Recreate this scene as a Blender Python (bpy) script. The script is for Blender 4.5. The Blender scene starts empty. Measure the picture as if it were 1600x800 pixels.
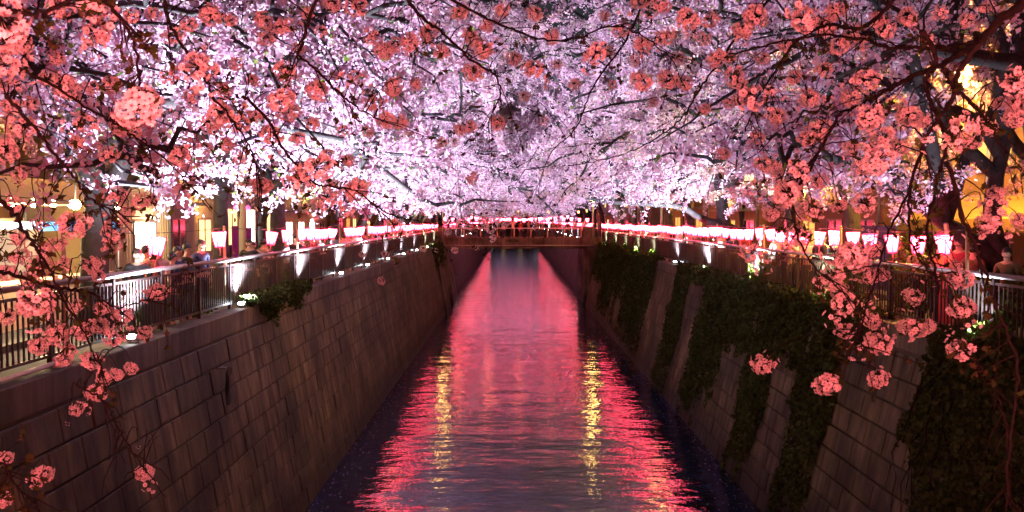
import bpy, bmesh, math, random
import numpy as np
from mathutils import Vector, Matrix

R = math.radians
rng = np.random.default_rng(11)
random.seed(5)
sc = bpy.context.scene
COL = sc.collection

# ------------------------------------------------------------------ camera
F = 1350.0                       # focal length in pixels of the 1600 px wide photograph
PITCH = math.atan(55.0 / F)
CAMZ = 2.1
cam_d = bpy.data.cameras.new('camera')
cam = bpy.data.objects.new('camera', cam_d)
COL.objects.link(cam)
cam_d.sensor_width = 36.0
cam_d.lens = F / 1600.0 * 36.0
cam_d.clip_start = 0.05
cam_d.clip_end = 3000.0
cam.location = (0, 0, CAMZ)
cam.rotation_euler = (math.pi / 2 - PITCH, 0, 0)
cam_d.dof.use_dof = True
cam_d.dof.focus_distance = 17.0
cam_d.dof.aperture_fstop = 8.0
sc.camera = cam

# ------------------------------------------------------------------ world, moonlit dusk sky
world = bpy.data.worlds.new("World")
sc.world = world
world.use_nodes = True
wn = world.node_tree
bg = wn.nodes['Background']
sky = wn.nodes.new('ShaderNodeTexSky')
sky.sky_type = 'NISHITA'
sky.sun_disc = False
sky.sun_elevation = R(-3.0)
sky.sun_rotation = R(20)
wn.links.new(sky.outputs[0], bg.inputs[0])
bg.inputs[1].default_value = 0.15
sun_d = bpy.data.lights.new('moonlight', 'SUN')
sun_d.energy = 0.02
sun_d.angle = R(0.5)
sun_d.color = (0.7, 0.8, 1.0)
sun = bpy.data.objects.new('moonlight', sun_d)
sun.rotation_euler = (R(50), 0, R(-160))
COL.objects.link(sun)

sc.view_settings.view_transform = 'Standard'
sc.view_settings.look = 'None'
sc.view_settings.exposure = 0.0
sc.view_settings.gamma = 1.0
cy = sc.cycles
cy.max_bounces = 5
cy.diffuse_bounces = 2
cy.glossy_bounces = 3
cy.transmission_bounces = 2
cy.transparent_max_bounces = 6
cy.sample_clamp_indirect = 4.0
cy.use_denoising = True
cy.use_light_tree = True
cy.caustics_reflective = False
cy.caustics_refractive = False

FLOOD_W = 12500.0                 # each floodlight on the coping
NEAR_W = 310.0                   # bulb of each added lantern on the near bridge
LANTERN = 46.0                   # radiance of lantern paper

# ------------------------------------------------------------------ helpers
def P(px, py, y):
    """point of the place seen at photo pixel (px, py), y metres up the canal"""
    u = (px - 800) / F
    v = (400 - py) / F
    d = Vector((u, math.cos(PITCH) + v * math.sin(PITCH), -math.sin(PITCH) + v * math.cos(PITCH)))
    d *= y / d.y
    return Vector((d.x, d.y, d.z + CAMZ))

def tag(o, label=None, cat=None, group=None, kind=None):
    if label: o['label'] = label
    if cat: o['category'] = cat
    if group: o['group'] = group
    if kind: o['kind'] = kind
    return o

def thing(name, label, cat, loc=(0, 0, 0), rz=0.0, group=None):
    o = bpy.data.objects.new(name, None)
    o.empty_display_size = 0.2
    o.location = loc
    o.rotation_euler = (0, 0, rz)
    COL.objects.link(o)
    return tag(o, label, cat, group)

def link(name, me, parent=None):
    o = bpy.data.objects.new(name, me)
    COL.objects.link(o)
    if parent is not None: o.parent = parent
    return o

def copy_thing(root, label, loc, rz=None, group=None):
    r = root.copy()
    COL.objects.link(r)
    r.location = loc
    if rz is not None: r.rotation_euler = (0, 0, rz)
    r['label'] = label
    if group: r['group'] = group
    for ch in [c for c in root.children]:
        c = ch.copy(); COL.objects.link(c); c.parent = r
        for g in [c2 for c2 in ch.children]:
            d = g.copy(); COL.objects.link(d); d.parent = c
    return r

class MB:
    def __init__(s):
        s.v = []; s.f = []; s.m = []; s.n = 0; s.smooth = []
    def add(s, vs, fs, m=0, smooth=False):
        for v in vs: s.v.append((v[0], v[1], v[2]))
        for f in fs:
            s.f.append(tuple(i + s.n for i in f)); s.m.append(m); s.smooth.append(smooth)
        s.n = len(s.v)
        return s
    def box(s, x0, y0, z0, x1, y1, z1, m=0):
        vs = [(x0,y0,z0),(x1,y0,z0),(x1,y1,z0),(x0,y1,z0),(x0,y0,z1),(x1,y0,z1),(x1,y1,z1),(x0,y1,z1)]
        fs = [(0,3,2,1),(4,5,6,7),(0,1,5,4),(1,2,6,5),(2,3,7,6),(3,0,4,7)]
        return s.add(vs, fs, m)
    def bevbox(s, x0, y0, z0, x1, y1, z1, b, m=0):
        """box with chamfered vertical and top edges"""
        def ring(z, i): return [(x0+i+b,y0+i,z),(x1-i-b,y0+i,z),(x1-i,y0+i+b,z),(x1-i,y1-i-b,z),(x1-i-b,y1-i,z),(x0+i+b,y1-i,z),(x0+i,y1-i-b,z),(x0+i,y0+i+b,z)]
        vs = ring(z0, 0) + ring(z1 - b, 0) + ring(z1, b * .8)
        fs = [tuple(reversed(range(8)))]
        for k in range(2):
            for i in range(8):
                j = (i + 1) % 8
                fs.append((k*8+i, k*8+j, k*8+8+j, k*8+8+i))
        fs.append(tuple(range(16, 24)))
        return s.add(vs, fs, m)
    def tube(s, pts, rad, sides=8, m=0, cap=True, smooth=True):
        pts = np.array([tuple(p) for p in pts], float)
        n = len(pts)
        rad = np.full(n, rad) if np.isscalar(rad) else np.array(rad, float)
        t = np.gradient(pts, axis=0)
        t /= np.linalg.norm(t, axis=1)[:, None] + 1e-9
        ref = np.array([0.13, 0.21, 0.97]) if abs(t[0][2]) < .9 else np.array([0.95, .3, 0.05])
        a = np.cross(t, ref); a /= np.linalg.norm(a, axis=1)[:, None] + 1e-9
        b = np.cross(t, a)
        ang = np.linspace(0, 2 * math.pi, sides, endpoint=False)
        vs = pts[:, None, :] + rad[:, None, None] * (np.cos(ang)[None, :, None] * a[:, None, :] + np.sin(ang)[None, :, None] * b[:, None, :])
        vs = vs.reshape(-1, 3)
        fs = []
        for i in range(n - 1):
            for j in range(sides):
                k = (j + 1) % sides
                fs.append((i*sides+j, (i+1)*sides+j, (i+1)*sides+k, i*sides+k))
        if cap:
            fs.append(tuple(range(sides)))
            fs.append(tuple(reversed(range((n-1)*sides, n*sides))))
        return s.add(vs, fs, m, smooth)
    def build(s, name, mats, parent=None):
        me = bpy.data.meshes.new(name)
        me.from_pydata(s.v, [], s.f)
        if not isinstance(mats, (list, tuple)): mats = [mats]
        for m in mats: me.materials.append(m)
        me.polygons.foreach_set('material_index', s.m)
        me.polygons.foreach_set('use_smooth', s.smooth)
        me.update()
        return link(name, me, parent)

def quads(name, V, mats, mi=None, parent=None):
    """V: (n,4,3) array -> one mesh of loose quads"""
    n = len(V)
    me = bpy.data.meshes.new(name)
    me.vertices.add(4 * n)
    me.vertices.foreach_set('co', V.reshape(-1).astype(np.float32))
    me.loops.add(4 * n)
    me.loops.foreach_set('vertex_index', np.arange(4 * n, dtype=np.int32))
    me.polygons.add(n)
    me.polygons.foreach_set('loop_start', np.arange(0, 4 * n, 4, dtype=np.int32))
    me.polygons.foreach_set('loop_total', np.full(n, 4, dtype=np.int32))
    if not isinstance(mats, (list, tuple)): mats = [mats]
    for m in mats: me.materials.append(m)
    if mi is not None: me.polygons.foreach_set('material_index', mi.astype(np.int32))
    me.update(calc_edges=True)
    return link(name, me, parent)

def cloud(C, size, g, nrm=None, jit=1.0, aspect=1.0, fold=0.0):
    """irregular little faces round the points C"""
    n = len(C)
    N = g.normal(size=(n, 3))
    if nrm is not None: N = nrm + jit * N
    N /= np.linalg.norm(N, axis=1)[:, None] + 1e-9
    A = np.cross(N, g.normal(size=(n, 3))); A /= np.linalg.norm(A, axis=1)[:, None] + 1e-9
    B = np.cross(N, A)
    s = size * g.uniform(.65, 1.25, n)
    V = np.empty((n, 4, 3))
    for k in range(4):
        ang = k * math.pi / 2 + g.uniform(-.35, .35, n)
        r = s * g.uniform(.7, 1.1, n) * .6
        V[:, k] = C + (r * np.cos(ang))[:, None] * A * aspect + (r * np.sin(ang))[:, None] * B + (fold * s * (1 if k % 2 else -1))[:, None] * N
    return V

# ------------------------------------------------------------------ materials
def nmat(name):
    m = bpy.data.materials.new(name); m.use_nodes = True
    nt = m.node_tree
    return m, nt, nt.nodes['Principled BSDF']

def node(nt, t, **kw):
    n = nt.nodes.new(t)
    for k, v in kw.items():
        if k in ('loc',): continue
        setattr(n, k, v)
    return n

def plain(name, col, rough=.6, metal=0.0, noise=0.25, scale=6.0, bump=0.0, bscale=40.0, spec=None):
    m, nt, b = nmat(name)
    b.inputs['Roughness'].default_value = rough
    b.inputs['Metallic'].default_value = metal
    if spec is not None: b.inputs['Specular IOR Level'].default_value = spec
    tc = node(nt, 'ShaderNodeTexCoord')
    nz = node(nt, 'ShaderNodeTexNoise'); nz.inputs['Scale'].default_value = scale; nz.inputs['Detail'].default_value = 6
    nt.links.new(tc.outputs['Object'], nz.inputs['Vector'])
    mp = node(nt, 'ShaderNodeMapRange')
    mp.inputs['From Min'].default_value = .25; mp.inputs['From Max'].default_value = .75
    mp.inputs['To Min'].default_value = 1 - noise; mp.inputs['To Max'].default_value = 1 + noise
    nt.links.new(nz.outputs['Fac'], mp.inputs['Value'])
    mx = node(nt, 'ShaderNodeVectorMath', operation='SCALE')
    mx.inputs[0].default_value = col
    nt.links.new(mp.outputs[0], mx.inputs['Scale'])
    nt.links.new(mx.outputs[0], b.inputs['Base Color'])
    if bump:
        n2 = node(nt, 'ShaderNodeTexNoise'); n2.inputs['Scale'].default_value = bscale; n2.inputs['Detail'].default_value = 5
        nt.links.new(tc.outputs['Object'], n2.inputs['Vector'])
        bp = node(nt, 'ShaderNodeBump'); bp.inputs['Strength'].default_value = bump; bp.inputs['Distance'].default_value = .02
        nt.links.new(n2.outputs['Fac'], bp.inputs['Height']); nt.links.new(bp.outputs[0], b.inputs['Normal'])
    return m

def glow(name, col, strength, base=(.8, .8, .8)):
    m, nt, b = nmat(name)
    b.inputs['Base Color'].default_value = (*base, 1)
    b.inputs['Emission Color'].default_value = (*col, 1)
    b.inputs['Emission Strength'].default_value = strength
    return m

def petal(name, c0, c1, trans=.35, rnd='Random Per Island'):
    m = bpy.data.materials.new(name); m.use_nodes = True
    nt = m.node_tree; nt.nodes.clear()
    out = node(nt, 'ShaderNodeOutputMaterial')
    g = node(nt, 'ShaderNodeNewGeometry')
    mx = node(nt, 'ShaderNodeMix', data_type='RGBA')
    mx.inputs[6].default_value = (*c0, 1); mx.inputs[7].default_value = (*c1, 1)
    nt.links.new(g.outputs['Random Per Island'], mx.inputs[0])
    d = node(nt, 'ShaderNodeBsdfDiffuse'); t = node(nt, 'ShaderNodeBsdfTranslucent')
    nt.links.new(mx.outputs[2], d.inputs[0]); nt.links.new(mx.outputs[2], t.inputs[0])
    ms = node(nt, 'ShaderNodeMixShader'); ms.inputs[0].default_value = trans
    nt.links.new(d.outputs[0], ms.inputs[1]); nt.links.new(t.outputs[0], ms.inputs[2])
    nt.links.new(ms.outputs[0], out.inputs[0])
    return m

M = {}
M['blossom'] = petal('pale_blossom', (.66, .33, .54), (.95, .72, .88))
M['blossom_leaf'] = petal('young_leaf', (.10, .20, .03), (.22, .32, .06))
M['petal'] = petal('near_petal', (.86, .56, .58), (.93, .70, .70), .3)
M['petal_core'] = plain('flower_eye', (.30, .035, .05), .7)
M['bud_leaf'] = petal('bronze_leaf', (.03, .045, .012), (.06, .04, .018), .3)
M['twig'] = plain('twig_bark', (.012, .007, .006), .9, noise=.5, scale=30, spec=.12)
M['bark'] = plain('tree_bark', (.026, .021, .024), .85, noise=.6, scale=7, bump=.9, bscale=22)
M['ivy'] = petal('ivy_leaf', (.018, .028, .010), (.062, .075, .026), .15)
M['hedge'] = petal('shrub_leaf', (.04, .07, .015), (.12, .17, .03), .25)
M['rail'] = plain('railing_paint', (.045, .030, .030), .35, .3, .2, 10)
M['handrail'] = plain('handrail_steel', (.55, .45, .45), .28, .8, .12, 5)
M['wood_pole'] = plain('pole_timber', (.55, .34, .18), .6, noise=.3, scale=4)
M['cable'] = plain('black_cable', (.03, .03, .03), .5)
M['fixture'] = plain('fixture_grey', (.25, .26, .28), .4, .6)
M['steel_pole'] = plain('galvanised_pole', (.35, .36, .40), .45, .6, .15)
M['asphalt'] = plain('path_asphalt', (.06, .055, .055), .8, noise=.3, scale=3, bump=.4, bscale=90)
M['soil'] = plain('bank_soil', (.07, .06, .05), .95, noise=.4, scale=1.2, bump=.5, bscale=15)
M['coping'] = None
M['pipe'] = plain('plastic_pipe', (.62, .45, .45), .4, noise=.15)
M['black_plastic'] = plain('black_sheet', (.012, .012, .013), .4, noise=.4)

def concrete(name, col, stain=1.0, isl=False):
    """damp weathered concrete: vertical streaks, blotches, fine pitting"""
    m, nt, b = nmat(name)
    b.inputs['Roughness'].default_value = .75
    b.inputs['Specular IOR Level'].default_value = .3
    gp = node(nt, 'ShaderNodeNewGeometry')
    mpn = node(nt, 'ShaderNodeMapping'); mpn.inputs['Scale'].default_value = (1, 1.0, .07)
    nt.links.new(gp.outputs['Position'], mpn.inputs['Vector'])
    st = node(nt, 'ShaderNodeTexNoise'); st.inputs['Scale'].default_value = 3.2; st.inputs['Detail'].default_value = 7; st.inputs['Roughness'].default_value = .65
    nt.links.new(mpn.outputs[0], st.inputs['Vector'])
    r1 = node(nt, 'ShaderNodeMapRange'); r1.inputs['From Min'].default_value = .38; r1.inputs['From Max'].default_value = .64
    r1.inputs['To Min'].default_value = 1 - .78 * stain; r1.inputs['To Max'].default_value = 1.15
    nt.links.new(st.outputs['Fac'], r1.inputs['Value'])
    bl = node(nt, 'ShaderNodeTexNoise'); bl.inputs['Scale'].default_value = .55; bl.inputs['Detail'].default_value = 5
    nt.links.new(gp.outputs['Position'], bl.inputs['Vector'])
    r2 = node(nt, 'ShaderNodeMapRange'); r2.inputs['From Min'].default_value = .35; r2.inputs['From Max'].default_value = .65
    r2.inputs['To Min'].default_value = .28; r2.inputs['To Max'].default_value = 1.25
    nt.links.new(bl.outputs['Fac'], r2.inputs['Value'])
    mu = node(nt, 'ShaderNodeMath', operation='MULTIPLY'); nt.links.new(r1.outputs[0], mu.inputs[0]); nt.links.new(r2.outputs[0], mu.inputs[1])
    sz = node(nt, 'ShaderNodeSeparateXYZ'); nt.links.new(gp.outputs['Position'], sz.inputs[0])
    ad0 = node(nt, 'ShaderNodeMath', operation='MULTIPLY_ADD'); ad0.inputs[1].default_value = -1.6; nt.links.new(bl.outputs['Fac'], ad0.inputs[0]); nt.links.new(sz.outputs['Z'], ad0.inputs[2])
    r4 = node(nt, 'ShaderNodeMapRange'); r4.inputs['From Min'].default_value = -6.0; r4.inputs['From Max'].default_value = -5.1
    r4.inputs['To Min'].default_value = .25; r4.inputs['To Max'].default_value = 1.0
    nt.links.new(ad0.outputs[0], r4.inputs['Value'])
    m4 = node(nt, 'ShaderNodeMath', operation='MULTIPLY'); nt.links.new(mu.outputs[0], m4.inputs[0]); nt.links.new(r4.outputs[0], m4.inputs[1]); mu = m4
    if isl:
        oi = node(nt, 'ShaderNodeObjectInfo')
        ad = node(nt, 'ShaderNodeMath', operation='ADD'); nt.links.new(oi.outputs['Random'], ad.inputs[0]); nt.links.new(gp.outputs['Random Per Island'], ad.inputs[1])
        fr = node(nt, 'ShaderNodeMath', operation='FRACT'); nt.links.new(ad.outputs[0], fr.inputs[0])
        r3 = node(nt, 'ShaderNodeMapRange'); r3.inputs['To Min'].default_value = .72; r3.inputs['To Max'].default_value = 1.2
        nt.links.new(fr.outputs[0], r3.inputs['Value'])
        m2 = node(nt, 'ShaderNodeMath', operation='MULTIPLY'); nt.links.new(mu.outputs[0], m2.inputs[0]); nt.links.new(r3.outputs[0], m2.inputs[1])
        mu = m2
    sc_ = node(nt, 'ShaderNodeVectorMath', operation='SCALE'); sc_.inputs[0].default_value = col
    nt.links.new(mu.outputs[0], sc_.inputs['Scale']); nt.links.new(sc_.outputs[0], b.inputs['Base Color'])
    fn = node(nt, 'ShaderNodeTexNoise'); fn.inputs['Scale'].default_value = 38; fn.inputs['Detail'].default_value = 6
    nt.links.new(gp.outputs['Position'], fn.inputs['Vector'])
    bp = node(nt, 'ShaderNodeBump'); bp.inputs['Strength'].default_value = .55; bp.inputs['Distance'].default_value = .012
    nt.links.new(fn.outputs['Fac'], bp.inputs['Height']); nt.links.new(bp.outputs[0], b.inputs['Normal'])
    return m
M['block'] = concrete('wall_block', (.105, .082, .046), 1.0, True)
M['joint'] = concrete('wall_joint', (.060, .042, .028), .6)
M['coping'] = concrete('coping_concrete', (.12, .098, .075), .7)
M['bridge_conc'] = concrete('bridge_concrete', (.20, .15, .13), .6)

# water
def water_mat():
    m, nt, b = nmat('canal_water')
    b.inputs['Base Color'].default_value = (.005, .012, .042, 1)
    b.inputs['Roughness'].default_value = .025
    b.inputs['IOR'].default_value = 1.45
    b.inputs['Specular IOR Level'].default_value = .52
    gp = node(nt, 'ShaderNodeNewGeometry')
    h = None
    for sx, sy, scale, det, w in ((.5, 1.0, .55, 0, 2.4), (.5, 1.0, 1.2, 0, 1.5), (.5, 1.0, 2.4, 0, 1.05), (.5, 1.0, 5.0, 0, .62), (.55, 1.0, 10.0, 1, .36), (.6, 1, 22.0, 1, .16)):
        mp = node(nt, 'ShaderNodeMapping'); mp.inputs['Scale'].default_value = (sx, sy, 1)
        nt.links.new(gp.outputs['Position'], mp.inputs['Vector'])
        n = node(nt, 'ShaderNodeTexNoise'); n.inputs['Scale'].default_value = scale; n.inputs['Detail'].default_value = det
        nt.links.new(mp.outputs[0], n.inputs['Vector'])
        mm = node(nt, 'ShaderNodeMath', operation='MULTIPLY'); mm.inputs[1].default_value = w
        nt.links.new(n.outputs['Fac'], mm.inputs[0])
        if h is None: h = mm
        else:
            a = node(nt, 'ShaderNodeMath', operation='ADD'); nt.links.new(h.outputs[0], a.inputs[0]); nt.links.new(mm.outputs[0], a.inputs[1]); h = a
    bp = node(nt, 'ShaderNodeBump'); bp.inputs['Strength'].default_value = 1.0; bp.inputs['Distance'].default_value = .0155
    nt.links.new(h.outputs[0], bp.inputs['Height']); nt.links.new(bp.outputs[0], b.inputs['Normal'])
    return m
M['water'] = water_mat()

# lantern paper: the bulb's hot spot fades towards the rims
def paper_mat():
    m, nt, b = nmat('lantern_paper')
    b.inputs['Base Color'].default_value = (.8, .45, .5, 1)
    tc = node(nt, 'ShaderNodeTexCoord')
    sx = node(nt, 'ShaderNodeSeparateXYZ'); nt.links.new(tc.outputs['Object'], sx.inputs[0])
    r = node(nt, 'ShaderNodeMapRange'); r.inputs['From Min'].default_value = -.2; r.inputs['From Max'].default_value = .04
    r.inputs['To Min'].default_value = .08; r.inputs['To Max'].default_value = 1.0
    nt.links.new(sx.outputs['Z'], r.inputs['Value'])
    mu = node(nt, 'ShaderNodeMath', operation='MULTIPLY'); mu.inputs[1].default_value = LANTERN
    nt.links.new(r.outputs[0], mu.inputs[0])
    b.inputs['Emission Color'].default_value = (1.0, .06, .12, 1)
    nt.links.new(mu.outputs[0], b.inputs['Emission Strength'])
    return m
M['paper'] = paper_mat()
M['paper_red'] = glow('lantern_red_side', (1.0, .015, .06), 1.6, (.7, .05, .1))
M['tassel'] = plain('pink_tassel', (.85, .30, .38), .7)
M['lens'] = glow('flood_lens', (.85, .95, 1.0), 60)
M['lens_green'] = glow('flood_lens_green', (.75, 1.0, .35), 50)
M['sodium'] = glow('sodium_bulb', (1.0, .55, .12), 220)
M['warm_bulb'] = glow('warm_bulb', (1.0, .70, .30), 120)

# ------------------------------------------------------------------ the canal and its banks
LX, LXB = -6.4, -5.46            # left wall: top and foot
RX, RXB = 7.8, 6.56              # right wall
WZ = -5.5
PATH_L, PATH_R = -0.14, -0.05

mb = MB().add([(-9, -30, WZ), (10, -30, WZ), (10, 420, WZ), (-9, 420, WZ)], [(0, 1, 2, 3)])
tag(mb.build('canal_water', M['water']), 'dark rippled canal water reflecting pink lanterns', None, None, 'structure')
mb = MB().box(-10, -30, WZ - 2, 11, 420, WZ - 1.2)
tag(mb.build('canal_bed', M['soil']), None, None, None, 'structure')
for nm, x0, x1, z in (('ground', -900, -12.2, PATH_L - .004), ('ground', 13.4, 900, PATH_R - .004)):
    tag(MB().add([(x0, -60, z), (x1, -60, z), (x1, 900, z), (x0, 900, z)], [(0, 1, 2, 3)]).build(nm, M['soil']), None, None, None, 'structure')
tag(MB().add([(-12.2, -60, PATH_L), (-6.8, -60, PATH_L), (-6.8, 900, PATH_L), (-12.2, 900, PATH_L)], [(0, 1, 2, 3)]).build('path', M['asphalt']), 'paved canal path on the left bank', None, None, 'structure')
tag(MB().add([(8.2, -60, PATH_R), (13.4, -60, PATH_R), (13.4, 900, PATH_R), (8.2, 900, PATH_R)], [(0, 1, 2, 3)]).build('path', M['asphalt']), 'paved canal path on the right bank', None, None, 'structure')
tag(MB().box(-7, 420, -6, 8.4, 430, 0).build('ground', M['soil']), None, None, None, 'structure')
# footpath kerbs with planted soil strips
for x0, x1, z in ((-8.75, -8.6, PATH_L), (10.25, 10.4, PATH_R)):
    tag(MB().box(x0, -30, z - .1, x1, 78, z + .12).build('kerb', M['coping']), None, None, None, 'structure')

def block_mesh(w, h, d=.045, b=.016):
    m = MB()
    m.add([(0,0,0),(0,w,0),(0,w,h),(0,0,h),(d-b,0,0),(d-b,w,0),(d-b,w,h),(d-b,0,h),(d,b,b),(d,w-b,b),(d,w-b,h-b),(d,b,h-b)],
          [(8,9,10,11),(4,5,9,8),(5,6,10,9),(6,7,11,10),(7,4,8,11),(0,1,5,4),(1,2,6,5),(2,3,7,6),(3,0,4,7)])
    return m

def build_wall(side):
    xt, xb = (LX, LXB) if side < 0 else (RX, RXB)
    name = 'left' if side < 0 else 'right'
    label = ('bare stained block retaining wall along the left side of the canal' if side < 0
             else 'ivy draped block retaining wall along the right side of the canal')
    root = thing('retaining_wall', label, 'wall', (xt, 0, 0), 0)
    inn = -side                     # direction towards the canal
    slope = (xb - xt) / 5.5
    zt = -.45
    # wall body, near and beyond the bridge
    x_at = lambda z: (-z) * slope
    m = MB()
    ex = side * 1.6
    for y0, y1 in ((-30, 77.5), (77.5, 420)):
        off = 0 if y0 < 0 else side * .55
        a = [(x_at(0) + off, y0, zt), (x_at(-7) + off, y0, -7), (ex, y0, -7), (ex, y0, zt)]
        b_ = [(p[0], y1, p[2]) for p in a]
        f = [(0, 1, 5, 4), (1, 2, 6, 5), (3, 0, 4, 7), (0, 3, 2, 1), (4, 5, 6, 7)]
        m.add(a + b_, f)
    m.build('wall_core', M['joint'], root)
    # coping beam in lengths, with a joint between them
    L = 5.0
    cm = None
    for k in range(-3, 16):
        y0 = k * L + .4
        c = MB().bevbox(0, .006, zt, .55, L - .006, .0, .02)
        if cm is None: cm = c.build('coping', M['coping'], root); o = cm
        else: o = cm.copy(); COL.objects.link(o); o.parent = root
        o.location = (0.045 * inn if side > 0 else -.55 + .05, y0, 0)
    # blocks laid in courses
    w, h = .88, .505
    theta = math.atan(slope * inn)        # batter angle
    protos = []
    for k in range(4):
        bm_ = block_mesh(w - .018, h - .018, .04 + .006 * k)
        o = bm_.build('block', M['block'], root); protos.append(o)
    near, far = [], []
    yend = 77.3
    for c in range(10):
        t0 = .02 + c * h
        yy = 9.2 + (c % 2) * .44
        while yy < yend - .9:
            ww = w
            (near if len(near) < 10 ** 9 and yy < (30 if side < 0 else 33) else far).append((yy, t0, ww))
            yy += w
    used = set()
    def place(o, yy, t0):
        z = zt - t0 - h
        o.location = (x_at(z) , yy, z)
        o.rotation_euler = (0, (-theta if side < 0 else theta), 0)
    tilt = Matrix.Rotation(math.atan(slope) * -1, 4, 'Y')
    i = 0
    for yy, t0, ww in near[:296]:
        k = random.randrange(4)
        if k not in used: o = protos[k]; used.add(k)
        else: o = protos[k].copy(); COL.objects.link(o); o.parent = root
        z = zt - t0 - h
        o.location = (x_at(z) + random.uniform(-.004, .004), yy, z)
        o.rotation_euler = (0, -math.atan(slope), 0)
        if side > 0: o.scale = (-1, 1, 1)
        i += 1
    V = []
    m = MB()
    for yy, t0, ww in far + near[296:]:
        z = zt - t0 - h
        T = Matrix.Translation((x_at(z) + random.uniform(-.006, .006), yy, z)) @ tilt
        if side > 0: T = T @ Matrix.Scale(-1, 4, (1, 0, 0))
        b_ = block_mesh(w - .018, h - .018)
        vs = [T @ Vector(v) for v in b_.v]
        fs = b_.f if side < 0 else [tuple(reversed(f)) for f in b_.f]
        m.add(vs, fs)
    tag(m.build('block_facing', M['block'], root), None, None, None, 'stuff')
    # buttress strips every so often
    for yb in ((70.0,) if side < 0 else ()):
        m = MB()
        d = .22 * inn
        a = [(x_at(zt) + d, yb, zt - .01), (x_at(-6.5) + d, yb, -6.5), (x_at(-6.5), yb, -6.5), (x_at(zt), yb, zt - .01)]
        b_ = [(p[0], yb + 1.6, p[2]) for p in a]
        m.add(a + b_, [(0, 1, 5, 4), (0, 3, 2, 1), (4, 5, 6, 7), (3, 0, 4, 7)])
        m.build('buttress', M['coping'], root)
    return root
wall_l = build_wall(-1)
wall_r = build_wall(1)
gq = np.random.default_rng(31)
nq = 1500
px_ = np.where(gq.random(nq) < .75, np.where(gq.random(nq) < .5, -5.4 + gq.exponential(.35, nq), 6.5 - gq.exponential(.35, nq)), gq.uniform(-5.3, 6.4, nq))
Cq = np.stack([np.clip(px_, -5.4, 6.5), gq.uniform(18, 75, nq), np.full(nq, WZ + .006)], 1)
Vq = cloud(Cq, .028, gq, np.tile(np.array([[0, 0, 1.0]]), (nq, 1)), .02); Vq[:, :, 2] = WZ + .006
tag(quads('floating_petals', Vq, M['blossom']), 'pale petals drifting on the water along the foot of the walls', 'petals', None, 'stuff')
# waterline ledges
# drain hole with torn black sheet on the left wall
dp = P(313, 588, 16.2)
t = thing('drain_outlet', 'torn black plastic sheet hanging from a drain hole in the left wall', 'drain', (dp.x + .1, 17.3, -1.0))
MB().box(-.25, -.02, .16, .03, .38, .18).build('ledge', M['coping'], t)
m = MB()
vs = []
for i in range(7):
    z = .15 - i * .15
    for j in range(5):
        y = j * .085 - .02 + .02 * math.sin(i * 1.3)
        x = .05 + .05 * math.sin(j * 1.9 + i * .7) + .03 * i / 6
        vs.append((x, y * (1 - .05 * i) + .02 * i / 6, z - (.1 if i == 6 and j % 2 else 0)))
fs = [(i*5+j, i*5+j+1, i*5+5+j+1, i*5+5+j) for i in range(6) for j in range(4)]
m.add(vs, fs, 0, True)
vs2 = [(v[0] - .05, v[1], v[2]) for v in vs]
m.add(vs2, [tuple(reversed(f)) for f in fs], 0, True)
m.build('plastic_sheet', M['black_plastic'], t)
t.scale = (.7, .7, .75)
# pipe on the left coping
t = thing('drain_pipe', 'pinkish plastic pipe with white junction box lying on the left coping', 'pipe', (-6.52, 9.0, .05))
MB().tube([(0, -4, .0), (.02, 0, .0), (.0, 3.3, .02)], .035, 10).build('pipe', M['pipe'], t)
MB().bevbox(-.07, 3.3, -.05, .07, 3.6, .1, .015).build('junction_box', M['pipe'], t)

# ------------------------------------------------------------------ railings
def railing(x, z0, y0, y1, label, near_limit, group='railings along the canal'):
    root = thing('railing', label, 'railing', (x, y0, z0), 0, group)
    L = y1 - y0
    n = int(L / 2.0)
    MB().tube([(0, 0, 1.18), (0, L, 1.18)], .045, 12).build('handrail', M['handrail'], root)
    MB().box(-.02, 0, 1.02, .02, L, 1.06).build('upper_rail', M['rail'], root)
    MB().box(-.02, 0, .12, .02, L, .16).build('lower_rail', M['rail'], root)
    post = bal = None
    for k in range(n + 1):
        m = None
        if post is None: post = o = MB().bevbox(-.035, -.035, 0, .035, .035, 1.15, .006).build('post', M['rail'], root)
        else: o = post.copy(); COL.objects.link(o); o.parent = root
        o.location = (0, min(k * 2.0, L), 0)
    cnt = 0
    far = MB()
    y = .13
    while y < L:
        if abs(y % 2.0) > .05 and abs(y % 2.0 - 2) > .05:
            if cnt < 280 and y < near_limit:
                if bal is None: bal = o = MB().box(-.011, -.011, .16, .011, .011, 1.02).build('baluster', M['rail'], root)
                else: o = bal.copy(); COL.objects.link(o); o.parent = root
                o.location = (0, y, 0); cnt += 1
            else:
                far.box(-.011, y - .011, .16, .011, y + .011, 1.02)
        y += .13
    tag(far.build('balusters', M['rail'], root), None, None, None, 'stuff')
    return root
railing(-6.72, 0, 6.5, 78, 'long metal railing on the left coping with a shiny round handrail', 26)
railing(8.12, 0, 8.5, 78, 'long metal railing on the right coping above the ivy', 26)
railing(-6.72, 0, 88, 170, 'railing on the left bank beyond the far bridge', 0)
railing(8.12, 0, 88, 170, 'railing on the right bank beyond the far bridge', 0)

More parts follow.
